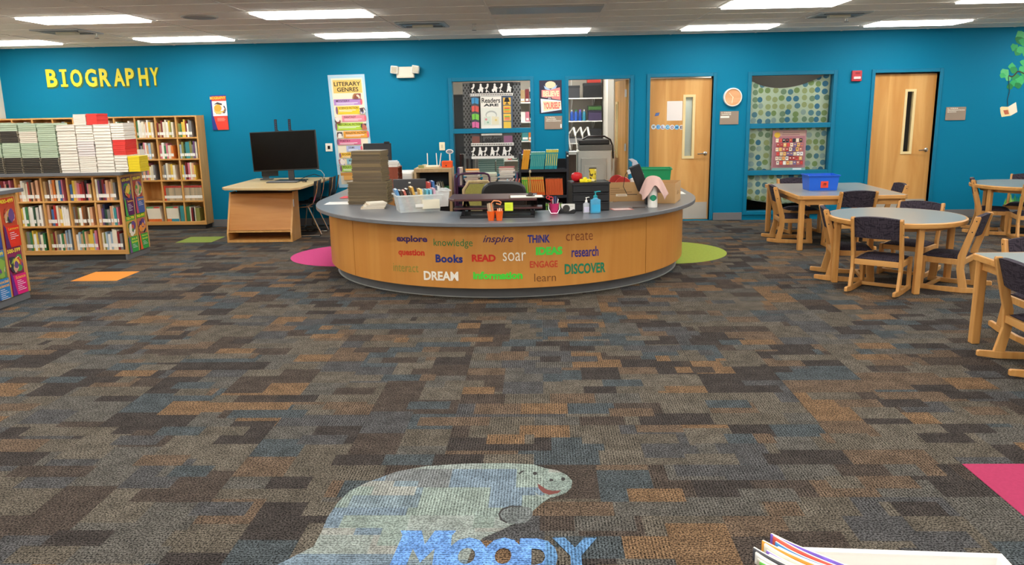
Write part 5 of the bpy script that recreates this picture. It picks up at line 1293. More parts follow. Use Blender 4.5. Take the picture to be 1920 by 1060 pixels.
for hx, cols2, names in heap:
    z = .6805
    for k, (c, cn) in enumerate(zip(cols2, names)):
        th = rp_.uniform(.02, .036)
        flat('loose_book', '%s loose book lying in the %s heap on the purple cart' % (cn, {-.96: 'left', -.72: 'middle', -.48: 'right'}[hx]), 'loose books on the purple cart', hx + rp_.uniform(-.015, .015), 11.28 + rp_.uniform(-.02, .02), z, rp_.uniform(.19, .215), rp_.uniform(.24, .3), th, c, '#ece6da', rp_.uniform(-.12, .12)); z += th + .0008
for k, (x, c, cn) in enumerate([(-1.155, '#4a3f80', 'violet'), (-1.125, '#c8b8b0', 'dusty pink')]):
    upright('loose_book', '%s book standing at the left end of the purple cart' % cn, 'book', 'loose books on the purple cart', x, 11.12, .6805, .028, .22, .24, BC['purple'] if k == 0 else c, 0, False)
bb = bin_box('blue_bag', 'dark blue fabric bin of papers at the right of the purple cart', -.40, 10.72, .42, .34, .26, .26, 0, plain('#1f3f6a', .8), .8)
st = T('low_stool', 'low dark stool carrying the dark blue bin', 'stool', (-.40, 10.72, 0))
B().box(-.18, -.15, .39, .18, .15, .4195).build('seat', BLKMAT, st)
for sx in (-.16, .16):
    for sy in (-.13, .13): B().box(sx - .015, sy - .015, 0, sx + .015, sy + .015, .39).build('leg', BLKMAT, st)
for k, (c, cn, x) in enumerate([('#d9542a', 'orange red', -.33), ('#a84a44', 'brick', -.37), ('#c8b0a8', 'dusty', -.41), ('#8a6a7a', 'plum', -.45), ('#a9c4d0', 'pale blue', -.49)]):
    t = T('folder', '%s folder slanting out of the dark blue bin' % cn, 'folder', (x, 10.72, .43), 0, 'folders in the dark blue bin')
    B().box(-.006, -.09, 0, .006, .09, .36).xf(Matrix.Rotation(.12, 4, 'Y')).build('cover', plain(c, .5), t); B().box(-.009, -.085, .01, -.006, .085, .35).xf(Matrix.Rotation(.12, 4, 'Y')).build('sheets', PAPER, t)
# tan easel-backed chair beside the office chair
t = T('small_chair', 'tan framed chair with olive padded back beside the office chair', 'chair', (-.80, 10.45, 0))
FRM = wood('#b8a070', '#cbb489', 'z', .5)
prof = [(-.19, .45), (-.19, .70), (-.12, .80), (.12, .80), (.19, .70), (.19, .45)]
B().tube([(p[0], -.2, p[1]) for p in prof], .022, 8).build('back_frame', FRM, t, smooth=True)
B().prism([(-.17, .48), (-.17, .69), (-.11, .775), (.11, .775), (.17, .69), (.17, .48)], -.21, -.19, 'xz').build('back_pad', plain('#9f9a52', .9, 0, .2, 60), t)
B().box(-.2, -.185, .38, .2, .2, .43).build('seat', plain('#6a5a3a', .9), t, bevel=.01)
for sx in (-.18, .18):
    for sy in (-.19, .18): B().box(sx - .018, sy - .018, 0, sx + .018, sy + .018, .45 if sy < 0 else .38).build('leg', FRM, t)

# ================================================================== WORKROOM BEHIND THE GLASS
# banner on the inside of window 1
bY = WY + .09
O, U, V = up_rect(867, 156, 978, 296, bY)
it = [('r', 0, 0, 1, 1, '#8d8d90')]
for i in range(14):
    for k in range(5):
        for sx in (.0, .86):
            it.append(('c', sx + .016 + .028 * k, .03 + .068 * i + (.034 if k % 2 else 0), .011, .016, '#1d1d20'))
it += [('r', .13, 0, .87, .14, '#141416'), ('r', .13, .14, .87, .175, '#f0ede8')] + [('r', .14 + .03 * k, .15, .155 + .03 * k, .165, '#2a2a2c') for k in range(24)]
def kid(cx, cy, s, flip=1, c='#f1eeea'):
    return [('c', cx, cy - .045 * s, .018 * s, .016 * s, c), ('p', [(cx - .02 * s, cy - .03 * s), (cx + .02 * s, cy - .03 * s), (cx + .03 * s * flip + .01, cy + .02 * s), (cx + .035 * s, cy + .055 * s), (cx + .015 * s, cy + .055 * s), (cx, cy + .03 * s), (cx - .02 * s, cy + .055 * s), (cx - .04 * s, cy + .05 * s), (cx - .025 * s, cy + .01 * s)], c),
            ('p', [(cx, cy - .028 * s), (cx + flip * .05 * s, cy - .005 * s), (cx + flip * .048 * s, cy + .008 * s), (cx, cy - .01 * s)], c)]
for k in range(6): it += kid(.2 + .12 * k, .075, 1.0, 1 if k % 2 else -1)
for k in range(2): it += [('p', [(.27 + .24 * k, .09), (.31 + .24 * k, .075), (.33 + .24 * k, .1), (.3 + .24 * k, .115), (.27 + .24 * k, .115)], '#f1eeea')]
it += [('r', .15, .175, .28, .83, '#4a4e58'), ('r', .31, .18, .67, .63, '#efece4'), ('t', 'Readers', .33, .2, .65, .265, '#2a2a2c', .02), ('t', 'ARE', .36, .275, .62, .31, '#3a3a3c', .05), ('r', .32, .33, .66, .56, '#e4e6de'),
       ('c', .49, .42, .1, .055, '#b4b8b4'), ('c', .49, .43, .085, .045, '#e4e6de'), ('p', [(.36, .45), (.48, .44), (.48, .55), (.36, .55)], '#d0ddd0'), ('p', [(.5, .44), (.62, .45), (.62, .55), (.5, .55)], '#e2dcc0'), ('c', .4, .48, .02, .015, '#d88a94'), ('c', .57, .49, .02, .015, '#e0c87a'), ('c', .43, .52, .016, .012, '#8ab49a')]
for k, c in enumerate(['#3f94c8', '#d85a52', '#7ac84a', '#d86aa0']):
    y = .22 + .105 * k
    it += [('p', [(.155, y - .02), (.21, y - .03), (.28, y - .015), (.275, y + .06), (.21, y + .045), (.16, y + .055)], c), ('p', [(.208, y - .028), (.216, y - .028), (.214, y + .045), (.206, y + .045)], '#2a3a4a')]
it += [('r', .68, .18, .86, .64, '#4a5a72')]
for k, c in enumerate(['#e8b84a', '#e8b84a', '#eeca5a', '#e6c24a']):
    it.append(('r', .7, .2 + .105 * k, .83, .295 + .105 * k, c))
it += [('p', [(.74, .2), (.79, .2), (.815, .255), (.715, .255)], '#1d1d20'), ('r', .757, .255, .775, .28, '#1d1d20'), ('r', .735, .28, .8, .29, '#1d1d20')] + [('r', .72, .33 + .02 * k, .81, .345 + .02 * k, c) for k, c in enumerate(['#d8504a', '#8ac04a', '#e88a3a'])] + [('r', .72, .44 + .02 * k, .81, .452 + .02 * k, c) for k, c in enumerate(['#5ab04a', '#d8504a', '#e86a8a'])]
it += [('t', 'Leaders', .32, .70, .66, .785, '#2a2a2c', .03), ('r', .31, .665, .67, .69, '#dcdad2'), ('r', .15, .7, .28, .79, '#7a4a44'), ('r', .70, .7, .85, .79, '#8a5a7a'), ('r', .13, .79, .87, .83, '#f0ede8'), ('r', .13, .83, .87, .965, '#141416'), ('r', .13, .965, .87, 1, '#f0ede8')] + [('r', .14 + .03 * k, .8, .155 + .03 * k, .82, '#2a2a2c') for k in range(24)]
for k in range(7): it += kid(.18 + .105 * k, .905, 1.0, 1 if k % 2 else -1)
hang('readers_banner', 'black and white dotted readers are leaders banner behind the window glass', 'banner', O, U, V, it, '#f0ede8', .002)
# shelf of mint books and others just inside window 1
wt_ = T('window_counter', 'dark grey counter just inside the readers window', 'counter', (-.72, 12.72, 0))
B().box(-.62, -.22, .68, .95, .28, .72).build('top', plain('#4a525e', .5), wt_); B().box(-.6, -.2, 0, .93, .26, .68).build('body', plain('#2f3640', .6), wt_)
for a, b_, n, lab in ((-.98, -.72, 9, 'left'), (-.70, -.58, 9, 'middle'), (-.36, -.13, 8, 'right')):
    z = .7205
    for k in range(n):
        flat('mint_paperback', low_word(k) + 'mint green book in the %s stack behind the readers window' % lab, 'mint books behind the window', (a + b_) / 2, 12.75, z, b_ - a, .2, .034, '#cfe0d4', '#8fb0a0', 0); z += .035
for k, (c, cn) in enumerate([('#6a3a34', 'maroon'), ('#3a3434', 'black'), ('#b8b0a8', 'grey'), ('#5a4440', 'brown'), ('#8a8078', 'taupe'), ('#2c2a2c', 'charcoal'), ('#9a948c', 'stone')]):
    upright('shelf_binder', '%s upright binder behind the readers window' % cn, 'book', 'binders behind the window', -1.28 + .035 * k, 12.7, .7205, .033, .2, .3, c, 0, False)
t = T('grey_cabinet', 'tall dark grey cabinet behind the left of the readers window', 'cabinet', (-1.48, 13.6, 0))
B().box(-.4, -.25, 0, .4, .25, 1.95).build('body', plain('#4c4b4d', .5), t); 
for sx in (-.2, .2):
    dd = B().box(sx - .19, -.262, .04, sx + .19, -.25, 1.91).build('door', plain('#56555a', .5), t); B().box(sx - (.16 if sx > 0 else -.14), -.275, 1.0, sx - (.14 if sx > 0 else -.16), -.262, 1.12).build('handle', STEEL, dd)
t = T('wall_shelves', 'white wall shelves of coloured supplies behind the readers window', 'shelf', (-.2, 15.3, 0))
for zz_ in (.75, 1.1, 1.45, 1.8): B().box(-.9, -.25, zz_, .55, .29, zz_ + .025).build('shelf_board', WHITE, t)
for sx in (-.85, 0, .5): B().box(sx - .012, .27, .5, sx + .012, .295, 2.1).build('standard', WHITE, t)
rq = random.Random(4)
for ri, zz_ in enumerate((.7755, 1.1255, 1.4755, 1.8255)):
    x = -1.05; k = 0
    while x < .28:
        w = rq.uniform(.05, .12); cn = rq.choice(list(BC))
        o = B().box(x, 15.1, zz_, x + w, 15.3, zz_ + rq.uniform(.1, .25)).box(x + .01, 15.097, zz_ + .02, x + w - .01, 15.1, zz_ + .06, 1).build('supply_box', [plain(BC[cn], .5), WHITE])
        tag(o, '%s supply box, %s on the %s white workroom shelf' % (cn, ORD[min(k, 19)], ['lowest', 'second', 'third', 'top'][ri]), 'box', 'supply boxes in the workroom'); x += w + .006; k += 1
# wall-bracket shelves seen through the open door
sh = T('bracket_shelves', 'white bracket shelves loaded with cases seen through the open door', 'shelf', (.69, 15.3, 0))
for zz_ in (1.05, 1.45, 1.86): B().box(-.28, -.35, zz_, .44, .29, zz_ + .02).build('shelf_board', WHITE, sh)
for sx in (-.1, .3):
    B().box(sx - .012, .27, .6, sx + .012, .295, 2.4).build('standard', WHITE, sh)
    for zz_ in (1.05, 1.45, 1.86): B().bar((sx, .27, zz_ - .2), (sx, -.3, zz_ - .005), .012, .02).build('bracket', WHITE, sh)
def crate(label, x0, x1, z0, z1, hexc, y0=14.98, y1=15.25, lid='#2c2c30', cat='case'):
    t = T('storage_case', label, cat, ((x0 + x1) / 2, (y0 + y1) / 2, z0 + .0008), 0, 'cases on the bracket shelves')
    w, d, h = (x1 - x0) / 2, (y1 - y0) / 2, z1 - z0
    B().box(-w, -d, 0, w, d, h * .8).build('body', plain(hexc, .5), t, bevel=.006); B().box(-w - .004, -d - .004, h * .8, w + .004, d + .004, h).build('lid', plain(lid, .5), t, bevel=.004)
crate('large black equipment case on the top bracket shelf', .79, 1.12, 1.88, 2.14, '#19191c')
crate('small dark camera case on the top bracket shelf', .52, .72, 1.88, 2.10, '#3a3a3e')
crate('red and white carton on the large black case', .86, 1.10, 2.1415, 2.25, '#b83a30', lid='#e8e0dc')
crate('stack tray of green folders on the middle bracket shelf', .88, 1.12, 1.657, 1.74, '#3f6a34', lid='#26301f')
crate('purple document tray on the middle bracket shelf', .88, 1.12, 1.47, 1.655, '#453a5a', lid='#2a2638')
for k, (c, cn) in enumerate([('#2450a8', 'blue'), ('#2a58b4', 'mid blue'), ('#1f4a9c', 'deep blue'), ('#2f7f9a', 'teal blue')]):
    t = T('spray_bottle', '%s capped bottle on the middle bracket shelf' % cn, 'bottle', (.58 + .075 * k, 15.05, 1.471), 0, 'bottles on the bracket shelves')
    B().lathe([(.032, 0), (.032, .14), (.014, .17)], 14).build('bottle', plain(c, .35), t, smooth=True); B().lathe([(.016, .17), (.016, .2)], 10).build('cap', plain(['#e8e8e8', '#3fa05a', '#8a5ac8', '#e8e8e8'][k], .4), t)
crate('black wire basket of gadgets on the lower bracket shelf', .86, 1.12, 1.071, 1.32, '#2c2c2e')
crate('grey gadget box on the lower bracket shelf', .46, .78, 1.071, 1.18, '#8a8a8c')
# white counter with swing arms
t = T('workroom_counter', 'brown cabinet with a white top behind the open door', 'cabinet', (.66, 14.2, 0))
B().box(-.22, -.3, .0, .38, .3, .92).build('body', wood('#4f3f35', '#5f4c40', 'z'), t); B().box(-.24, -.32, .92, .4, .32, .955).build('top', WHITE, t)
for k in range(3):
    x = .52 + .12 * k
    t = T('task_arm', 'white jointed task arm clamped on the brown cabinet, %s' % ORD[k], 'lamp', (x, 14.1, .9555), 0, 'task arms in the workroom')
    B().box(-.05, -.05, 0, .05, .05, .03).build('clamp', BLACK, t); B().bar((0, 0, .03), (-.04, 0, .3), .02, .02).bar((-.04, 0, .3), (.05, 0, .42), .02, .02).build('arm', WHITE, t); B().bar((.05, 0, .42), (.08, -.04, .28), .03, .02).build('head', WHITE, t)
# copier
t = T('copier', 'big grey photocopier with black scanner lid in the workroom doorway', 'copier', (.86, 13.2, 0))
CG = plain('#d6d2c8', .45); CG2 = plain('#c6c2b8', .45)
B().box(-.27, -.28, .03, .27, .3, 1.03).build('body', CG, t, bevel=.015)
B().prism([(-.22, .45), (.19, .45), (.19, .92), (-.22, .92)], -.30, -.28, 'xz').build('front_door', CG2, t, bevel=.01)
B().box(-.17, -.31, .5, .15, -.30, .8).build('door_inset', plain('#cdc9bf', .45), t, bevel=.005)
for zz_ in (.08, .26): B().box(-.24, -.3, zz_, .24, -.28, zz_ + .15).build('paper_drawer', CG2, t, bevel=.008)
B().box(-.06, -.315, .74, .0, -.31, .755).build('badge', BLACK, t); B().box(-.225, -.305, .6, -.2, -.30, .66).build('latch', plain('#4a4a48', .4), t)
B().box(-.25, -.26, 1.03, .28, .28, 1.12).build('scanner_base', plain('#77746f', .4), t, bevel=.01); B().box(-.25, -.24, 1.12, .24, .28, 1.2).build('scanner_lid', plain('#2a292a', .4), t, bevel=.02)
B().tube([(-.2, -.2, 1.2), (-.1, -.2, 1.255), (.16, -.2, 1.25), (.25, -.2, 1.2), (.29, -.2, 1.1), (.30, -.2, .9)], .014, 8).build('cable_hose', plain('#2c1f22', .4), t, smooth=True)
B().box(-.42, -.2, 1.0, -.27, .1, 1.015).build('side_tray', WHITE, t); B().box(.272, -.2, .7, .30, .1, 1.02).build('side_cover', WHITE, t)
for sx in (-.22, .22):
    for sy in (-.22, .22): B().lathe([(.02, 0), (.02, .03)], 10, (sx, sy, -.0095)).build('foot', BLACK, t)
# poster in window 2
O, U, V = up_rect(1449, 245, 1508, 320, WY + .055)
it = [('r', .05, .04, .95, .9, '#a9707a'), ('r', .03, .02, .97, .14, '#c09a90'), ('c', .14, .11, .09, .07, '#e0b43a'), ('r', .3, .05, .8, .065, '#9a7a7a'), ('r', .28, .1, .8, .115, '#8a5a64')]
rr_ = random.Random(31); BCV = ['#efe0c8', '#d8504a', '#2a2a34', '#e8b86a', '#f0eee8', '#7a6a9a', '#c87a6a', '#d8c8a8', '#b83a3a', '#e8dccb']
for row in range(6):
    x = .1 + .03 * (row % 2)
    for k in range(8):
        it.append(('r', x, .2 + .11 * row, x + .085, .29 + .11 * row, rr_.choice(BCV))); it.append(('r', x + .02, .225 + .11 * row, x + .06, .25 + .11 * row, rr_.choice(BCV))); x += .1
it += [('r', 0, .92, 1, 1, '#7aa8a4'), ('r', .62, .93, .88, .97, '#d8e4e4')]
hang('book_cover_poster', 'dusky pink poster of small book covers on the curtained window', 'poster', O, U, V, it, '#b08088', .002)

# ================================================================== COMPUTER STATION
ZT_ = .74
t = T('computer_table', 'pale wooden computer table with angled front against the wall', 'table', (-3.75, 11.3, 0))
top = [(-4.31, 10.70), (-4.22, 10.55), (-3.28, 10.40), (-3.18, 10.52), (-3.16, 12.14), (-4.34, 12.14)]
B().prism([(x + 3.75, y - 11.3) for x, y in top], ZT_ - .03, ZT_).build('table_top', wood('#c3a878', '#d2ba8c', 'x', .4), t, bevel=.004)
LG_ = plain('#24252a', .5)
for y in (11.15, 11.9): B().box(-.5, y - 11.3 - .03, 0, -.2, y - 11.3 + .03, ZT_ - .1).build('leg', LG_, t)
B().box(-.5, -.1, .1, -.48, .56, ZT_ - .1).build('modesty_panel', LG_, t); B().box(-.5, -.24, ZT_ - .1, -.15, .7, ZT_ - .03).build('apron', LG_, t)
# display unit
t = T('display_unit', 'sloped maple display unit with a low shelf under the table front', 'display unit', (-3.81, 10.78, 0))
H_ = .66; wB = .435
DU = wood('#bd7a30', '#c98a40', 'x', .4)
for sx in (-1, 1):
    B().prism([(-.2, 0), (.2, 0), (.2, H_), (.02, H_), (-.2, .12)], sx * wB - .012, sx * wB + .012, 'yz').build('side_panel', MAPLE, t)
B().add([(-wB + .012, -.165, .16), (wB - .012, -.165, .16), (wB - .012, .0, H_ - .02), (-wB + .012, .0, H_ - .02), (-wB + .012, -.145, .16), (wB - .012, -.145, .16), (wB - .012, .02, H_ - .02), (-wB + .012, .02, H_ - .02)], [(0, 1, 2, 3), (7, 6, 5, 4), (0, 4, 5, 1), (2, 6, 7, 3), (1, 5, 6, 2), (0, 3, 7, 4)]).build('sloped_panel', DU, t)
B().box(-wB + .012, -.195, .135, wB - .012, .19, .155).build('shelf', MAPLE, t); B().box(-wB + .012, -.195, 0, wB - .012, .19, .03).build('bottom_board', MAPLE, t); B().box(-wB + .012, .18, .03, wB - .012, .195, H_ - .01).build('back_panel', plain('#6a3f1e', .6), t)
B().box(wB + .0125, -.06, .46, wB + .014, -.02, .56).build('tag', WHITE, t)
# big monitor
mY = 11.55
a = PY(469, 247, mY); c = PY(597, 319, mY)
t = T('large_monitor', 'large black flat screen standing on the computer table', 'monitor', ((a.x + c.x) / 2, mY, ZT_ + .001))
w = (c.x - a.x) / 2; z0, z1 = c.z - ZT_, a.z - ZT_
Mt = Matrix.Translation((0, 0, (z0 + z1) / 2)) @ Matrix.Rotation(math.radians(-1.5), 4, 'Y') 
hh = (z1 - z0) / 2
B().box(-w, -.02, -hh, w, .03, hh).xf(Mt).build('housing', BLACK, t, bevel=.005); B().box(-w + .012, -.0215, -hh + .02, w - .012, -.0198, hh - .012).xf(Mt).build('screen', plain('#060608', .2, 0, .0, 1, 0, 1, .25), t)
B().box(.03, .0, .015, .11, .04, z0 + .06).build('stand_neck', plain('#3c3c40', .4), t); B().box(-.14, -.1, 0, .28, .12, .015).build('stand_base', BLACK, t)
for sx in (-.11, .09):
    q = B().box(sx - .018, .035, z1 - .12, sx + .018, .05, z1 + .165)
    br = q.build('mount_rail', BLACK, t)
    for k in range(6): B().box(sx - .006, .034, z1 + .01 + k * .025, sx + .006, .0355, z1 + .022 + k * .025).build('slot', plain('#3a5a8a', .5), br)
    B().box(sx + .018, .035, z1 - .0, sx + .035, .05, z1 + .012).build('rail_foot', BLACK, br)
t = T('keyboard', 'dark grey computer keyboard before the large screen', 'keyboard', (-3.66, 11.28, ZT_ + .001), -.03)
B().box(-.22, -.07, 0, .22, .07, .014).build('base', plain('#4a4a4c', .5), t, bevel=.004)
kb = bpy.data.meshes.new('key'); _b = B().box(-.012, -.011, .014, .012, .011, .02); kb.from_pydata(_b.v, [], _b.f); kb.materials.append(plain('#8a8a8c', .5))
for r_ in range(4):
    for k in range(14):
        o = bpy.data.objects.new('key', kb); COL.objects.link(o); o.parent = t; o.location = (-.195 + .03 * k, -.045 + .03 * r_, 0)
mouse('black computer mouse beside the dark keyboard', -3.36, 11.32, .1, ZT_ + .002)
t = T('tilted_monitor', 'small dark monitor base left behind the large screen', 'monitor', (-4.07, 11.85, ZT_ + .001), .2)
B().box(-.1, -.08, 0, .08, .08, .012).box(-.07, -.01, .012, .02, .02, .14).build('stand', plain('#505458', .45), t); B().box(-.08, -.02, .05, .16, .005, .2).build('panel', BLACK, t, bevel=.004)
t = T('cable', 'loose black and grey cables behind the large screen', 'cable', (-3.35, 11.8, ZT_ + .001))
B().tube([(-.2, 0, .005), (-.1, .05, .05), (.0, .02, .07), (.1, .05, .03), (.12, .0, .005)], .005, 6).build('black_cable', BLACK, t, smooth=True); B().tube([(.02, .0, .15), (.1, .02, .12), (.14, .03, .06), (.13, .02, .005)], .005, 6).build('grey_cable', plain('#b8b8ba', .5), t, smooth=True)
# stacking chairs
def stack_chair(label, x, y, rz):
    t = T('stacking_chair', label, 'chair', (x, y, 0), rz, 'black stacking chairs')
    for sx in (-1, 1):
        q = sx * .2
        B().tube([(q, -.235, .78), (q, -.205, .62), (q * 1.02, -.15, .46), (q * 1.04, -.07, .42)], .011, 8).tube([(q * 1.04, -.14, .42), (q * 1.04, .12, .41), (q * 1.08, .17, .38), (q * 1.12, .22, .03), (q * 1.12, .20, .012), (q * 1.12, .0, .011)], .011, 8).tube([(q * 1.04, -.08, .42), (q * 1.10, -.24, .03), (q * 1.10, -.22, .012), (q * 1.10, -.0, .011)], .011, 8).build('leg_frame', CHROME, t, smooth=True)
    B().grid(lambda u, v: ((u - .5) * .39, -.155 - .03 * v - .025 * math.cos((u - .5) * PI), .5 + .27 * v), 10, 6).build('backrest', BLKMAT, t, smooth=True, solid=.012)
    B().grid(lambda u, v: ((u - .5) * .4, -.19 + .4 * v, .44 + .015 * (2 * u - 1) ** 2 - .03 * max(0, v - .8) * 5 * .4), 8, 8).build('seat', BLKMAT, t, smooth=True, solid=.012)
    B().tube([(-.21, -.1, .42), (.21, -.1, .42)], .009, 8).tube([(-.21, .1, .41), (.21, .1, .41)], .009, 8).build('cross_rail', CHROME, t)
stack_chair('black plastic chair with chrome legs, nearer of the two beside the display unit', -3.34, 11.25, math.radians(92))
stack_chair('black plastic chair with chrome legs, farther one close to the blue wall', -3.28, 11.85, math.radians(92))

# ================================================================== READING TABLES AND CHAIRS
LAM = plain('#8b908e', .28, 0, .04, 50); UPH = fabric_mat(); TH = .65
def table_leg(b, x, y, w=.055): return b.box(x - w / 2, y - w / 2, 0, x + w / 2, y + w / 2, TH - .045)
def round_table(label, x, y, r=.61, a0=0.0):
    t = T('round_table', label, 'table', (x, y, 0), 0, 'reading tables')
    c_ = [(math.cos(2 * PI * k / 64), math.sin(2 * PI * k / 64)) for k in range(64)]
    B().prism([(p[0] * (r - .022), p[1] * (r - .022)) for p in c_], TH - .03, TH + .0006).build('laminate_top', LAM, t)
    B().lathe([(r - .03, TH - .045), (r - .004, TH - .045), (r, TH - .035), (r, TH - .008), (r - .01, TH), (r - .024, TH)], 64).build('oak_edge', OAKX, t, smooth=True)
    for k in range(4):
        q = a0 + k * PI / 2; px, py = (r - .075) * math.cos(q), (r - .075) * math.sin(q)
        B().prism([(px + .038 * math.cos(q + PI / 4 + i * PI / 2), py + .038 * math.sin(q + PI / 4 + i * PI / 2)) for i in range(4)], 0, TH - .046).build('leg', OAK, t, bevel=.008)
    B().lathe([(r - .13, TH - .09), (r - .13, TH - .046)], 40).build('apron', OAKX, t)
    return t
def rect_table(label, x, y, w, d, rz=0.0):
    t = T('rectangular_table', label, 'table', (x, y, 0), rz, 'reading tables')
    B().box(-w / 2 + .022, -d / 2 + .022, TH - .03, w / 2 - .022, d / 2 - .022, TH + .0006).build('laminate_top', LAM, t)
    ch = .045
    oc = lambda a, b_, c: [(-a + c, -b_), (a - c, -b_), (a, -b_ + c), (a, b_ - c), (a - c, b_), (-a + c, b_), (-a, b_ - c), (-a, -b_ + c)]
    b = B(); O1 = oc(w / 2, d / 2, ch); I1 = oc(w / 2 - .024, d / 2 - .024, ch * .6); n = 8
    vs = [(p[0], p[1], TH - .045) for p in O1] + [(p[0], p[1], TH) for p in O1] + [(p[0], p[1], TH) for p in I1] + [(p[0], p[1], TH - .045) for p in I1]
    fs = []
    for k in range(n):
        j = (k + 1) % n
        fs += [(k, j, n + j, n + k), (n + k, n + j, 2 * n + j, 2 * n + k), (2 * n + k, 2 * n + j, 3 * n + j, 3 * n + k), (3 * n + k, 3 * n + j, j, k)]
    b.add(vs, fs).build('oak_edge', OAKX, t, bevel=.006)
    for sx in (-1, 1):
        for sy in (-1, 1):
            table_leg(B(), sx * (w / 2 - .06), sy * (d / 2 - .06), .06).build('leg', OAK, t, bevel=.008)
    for sg in (-1, 1):
        yy, xx = sg * (d / 2 - .06), sg * (w / 2 - .06)
        B().box(-w / 2 + .09, yy - .01, TH - .11, w / 2 - .09, yy + .01, TH - .046).build('apron', OAKX, t)
        B().box(xx - .01, -d / 2 + .09, TH - .11, xx + .01, d / 2 - .09, TH - .046).build('apron', OAKX, t)
    return t
def make_chair():
    """two-position wooden reading chair, faces +Y"""
    t = T('reading_chair', 'x', 'chair', (0, 0, 0), 0, 'upholstered wooden reading chairs')
    for s_ in (-1, 1):
        x0, x1 = (s_ * .205 - .014, s_ * .205 + .014)
        # runner: flat in front, rising tail
        B().prism([(.24, .0), (.24, .05), (.05, .042), (-.12, .05), (-.30, .062), (-.31, .055), (-.31, .022), (-.18, .004), (-.05, 0)], x0, x1, 'yz').build('runner', OAK, t, bevel=.004)
        B().prism([(-.205, .055), (-.135, .048), (-.105, .22), (-.108, .34), (-.215, .70), (-.255, .70), (-.262, .685), (-.172, .34), (-.165, .22)], x0, x1, 'yz').build('rear_post', OAK, t, bevel=.004)
        B().prism([(.165, .045), (.235, .045), (.225, .2), (.215, .31), (.155, .31), (.155, .2)], x0, x1, 'yz').build('front_leg', OAK, t, bevel=.004)
        B().box(x0 + .002, -.115, .255, x1 - .002, .16, .305).build('side_rail', OAK, t, bevel=.003)
        for zz_, yy in ((.66, -.232), (.56, -.206)): B().lathe([(.006, 0), (.006, .002)], 8).xf(Matrix.Translation((s_ * .2192, yy, zz_)) @ Matrix.Rotation(s_ * PI / 2, 4, 'Y')).build('bolt', plain('#3a2a1c', .5), t)
    B().box(-.19, -.16, .255, .19, -.13, .305).build('rear_rail', OAKX, t, bevel=.003); B().box(-.19, .17, .255, .19, .20, .305).build('front_rail', OAKX, t, bevel=.003)
    B().box(-.19, .12, .012, .19, .15, .042).build('stretcher', OAKX, t, bevel=.003)
    B().grid(lambda u, v: ((u - .5) * .375, -.135 + .345 * v, .306 + .034 * min(1, 5 * min(u, 1 - u)) ** .5 * min(1, 5 * min(v, 1 - v)) ** .5 * (1 - .15 * v)), 14, 12).build('seat', UPH, t, smooth=True, solid=.004)
    n = 12; b = B(); prof = []
    for k in range(n + 1):
        u = k / n; x = (u - .5) * .385; cy = -.03 * (1 - (2 * u - 1) ** 2); tz = .69 + .018 * (1 - (2 * u - 1) ** 2); bz = .51
        prof.append((x, cy, tz, bz))
    vs = []; 
    for x, cy, tz, bz in prof:
        vs += [(x, -.19 + cy, bz), (x, -.243 + cy, tz), (x, -.205 + cy, tz + .004), (x, -.15 + cy, bz + .004)]
    fs = []
    for k in range(n):
        a = 4 * k
        for i in range(4): fs.append((a + i, a + 4 + i, a + 4 + (i + 1) % 4, a + (i + 1) % 4))
    fs += [(0, 1, 2, 3), (4 * n + 3, 4 * n + 2, 4 * n + 1, 4 * n)]
    b.add(vs, fs).build('backrest', UPH, t, smooth=True)
    return t
def face(dx_, dy_): return -math.atan2(dx_, dy_)
round_table('round grey topped reading table with oak edge in the centre right', 3.37, 7.70, .61, 0)
rect_table('rectangular grey topped reading table with the blue bin', 3.64, 10.2, 1.26, 1.58, math.radians(-1))
rect_table('rectangular reading table cut off at the right picture edge', 3.66, 4.9, 1.26, 1.58)
round_table('round reading table by the wall cut off at the right edge', 6.2, 10.55, .61, math.radians(20))
CHAIRS = [(3.11, 7.33, face(.6, .8), 'wooden chair with its back to the camera at the front of the round table'),
          (3.02, 7.93, face(.97, -.22), 'wooden chair at the left side of the central round table'),
          (3.80, 7.45, face(-.75, .66), 'wooden chair at the right front of the central round table'),
          (3.72, 8.12, face(-.68, -.73), 'wooden chair behind the central round table, only its back top showing'),
          (3.15, 10.2, face(1, -.1), 'wooden chair at the left side of the blue bin table'),
          (3.66, 9.62, face(-.05, 1), 'wooden chair with its back to the camera at the blue bin table'),
          (3.50, 10.98, face(.15, -1), 'wooden chair at the far side of the blue bin table'),
          (4.28, 10.25, face(-1, .1), 'wooden chair at the right side of the blue bin table'),
          (3.22, 5.05, face(1, -.04), 'wooden chair at the nearest table on the right, cut off'),
          (3.62, 5.72, face(0, -1), 'wooden chair behind the nearest table with only its post corner showing'),
          (5.88, 10.66, face(.9, -.42), 'wooden chair at the left of the far right round table'),
          (6.10, 10.08, face(.25, .97), 'wooden chair at the front of the far right round table, cut off'),
          (6.55, 11.08, face(-.6, -.8), 'wooden chair behind the far right round table by the wall')]
c0 = make_chair()
for k, (x, y, rz, lab) in enumerate(CHAIRS):
    if k == 0: c0.location = (x, y, 0); c0.rotation_euler = (0, 0, rz); c0['label'] = lab
    else: dup(c0, (x, y, 0), rz, lab)
# blue bin
bb = bin_box('blue_tub', 'bright blue plastic tub with an orange red tag on the table', 3.47, 10.12, TH + .0015, .37, .28, .19, 0, plain('#1d62d8', .35), .9)
B().box(-.035, -.136, .035, .055, -.131, .115).build('tag', plain('#e8452c', .5), bb)
printed('print', (-.02, -.1362, .1), (.06, 0, 0), (0, 0, -.055), [('p', [(.1, .45), (.5, .1), (.9, .25), (.85, .55), (.4, .5)], '#7a1f1a'), ('r', .1, .68, .8, .78, '#7a1f1a')], bb, '#e8452c', .0004, sheet='tag_print')

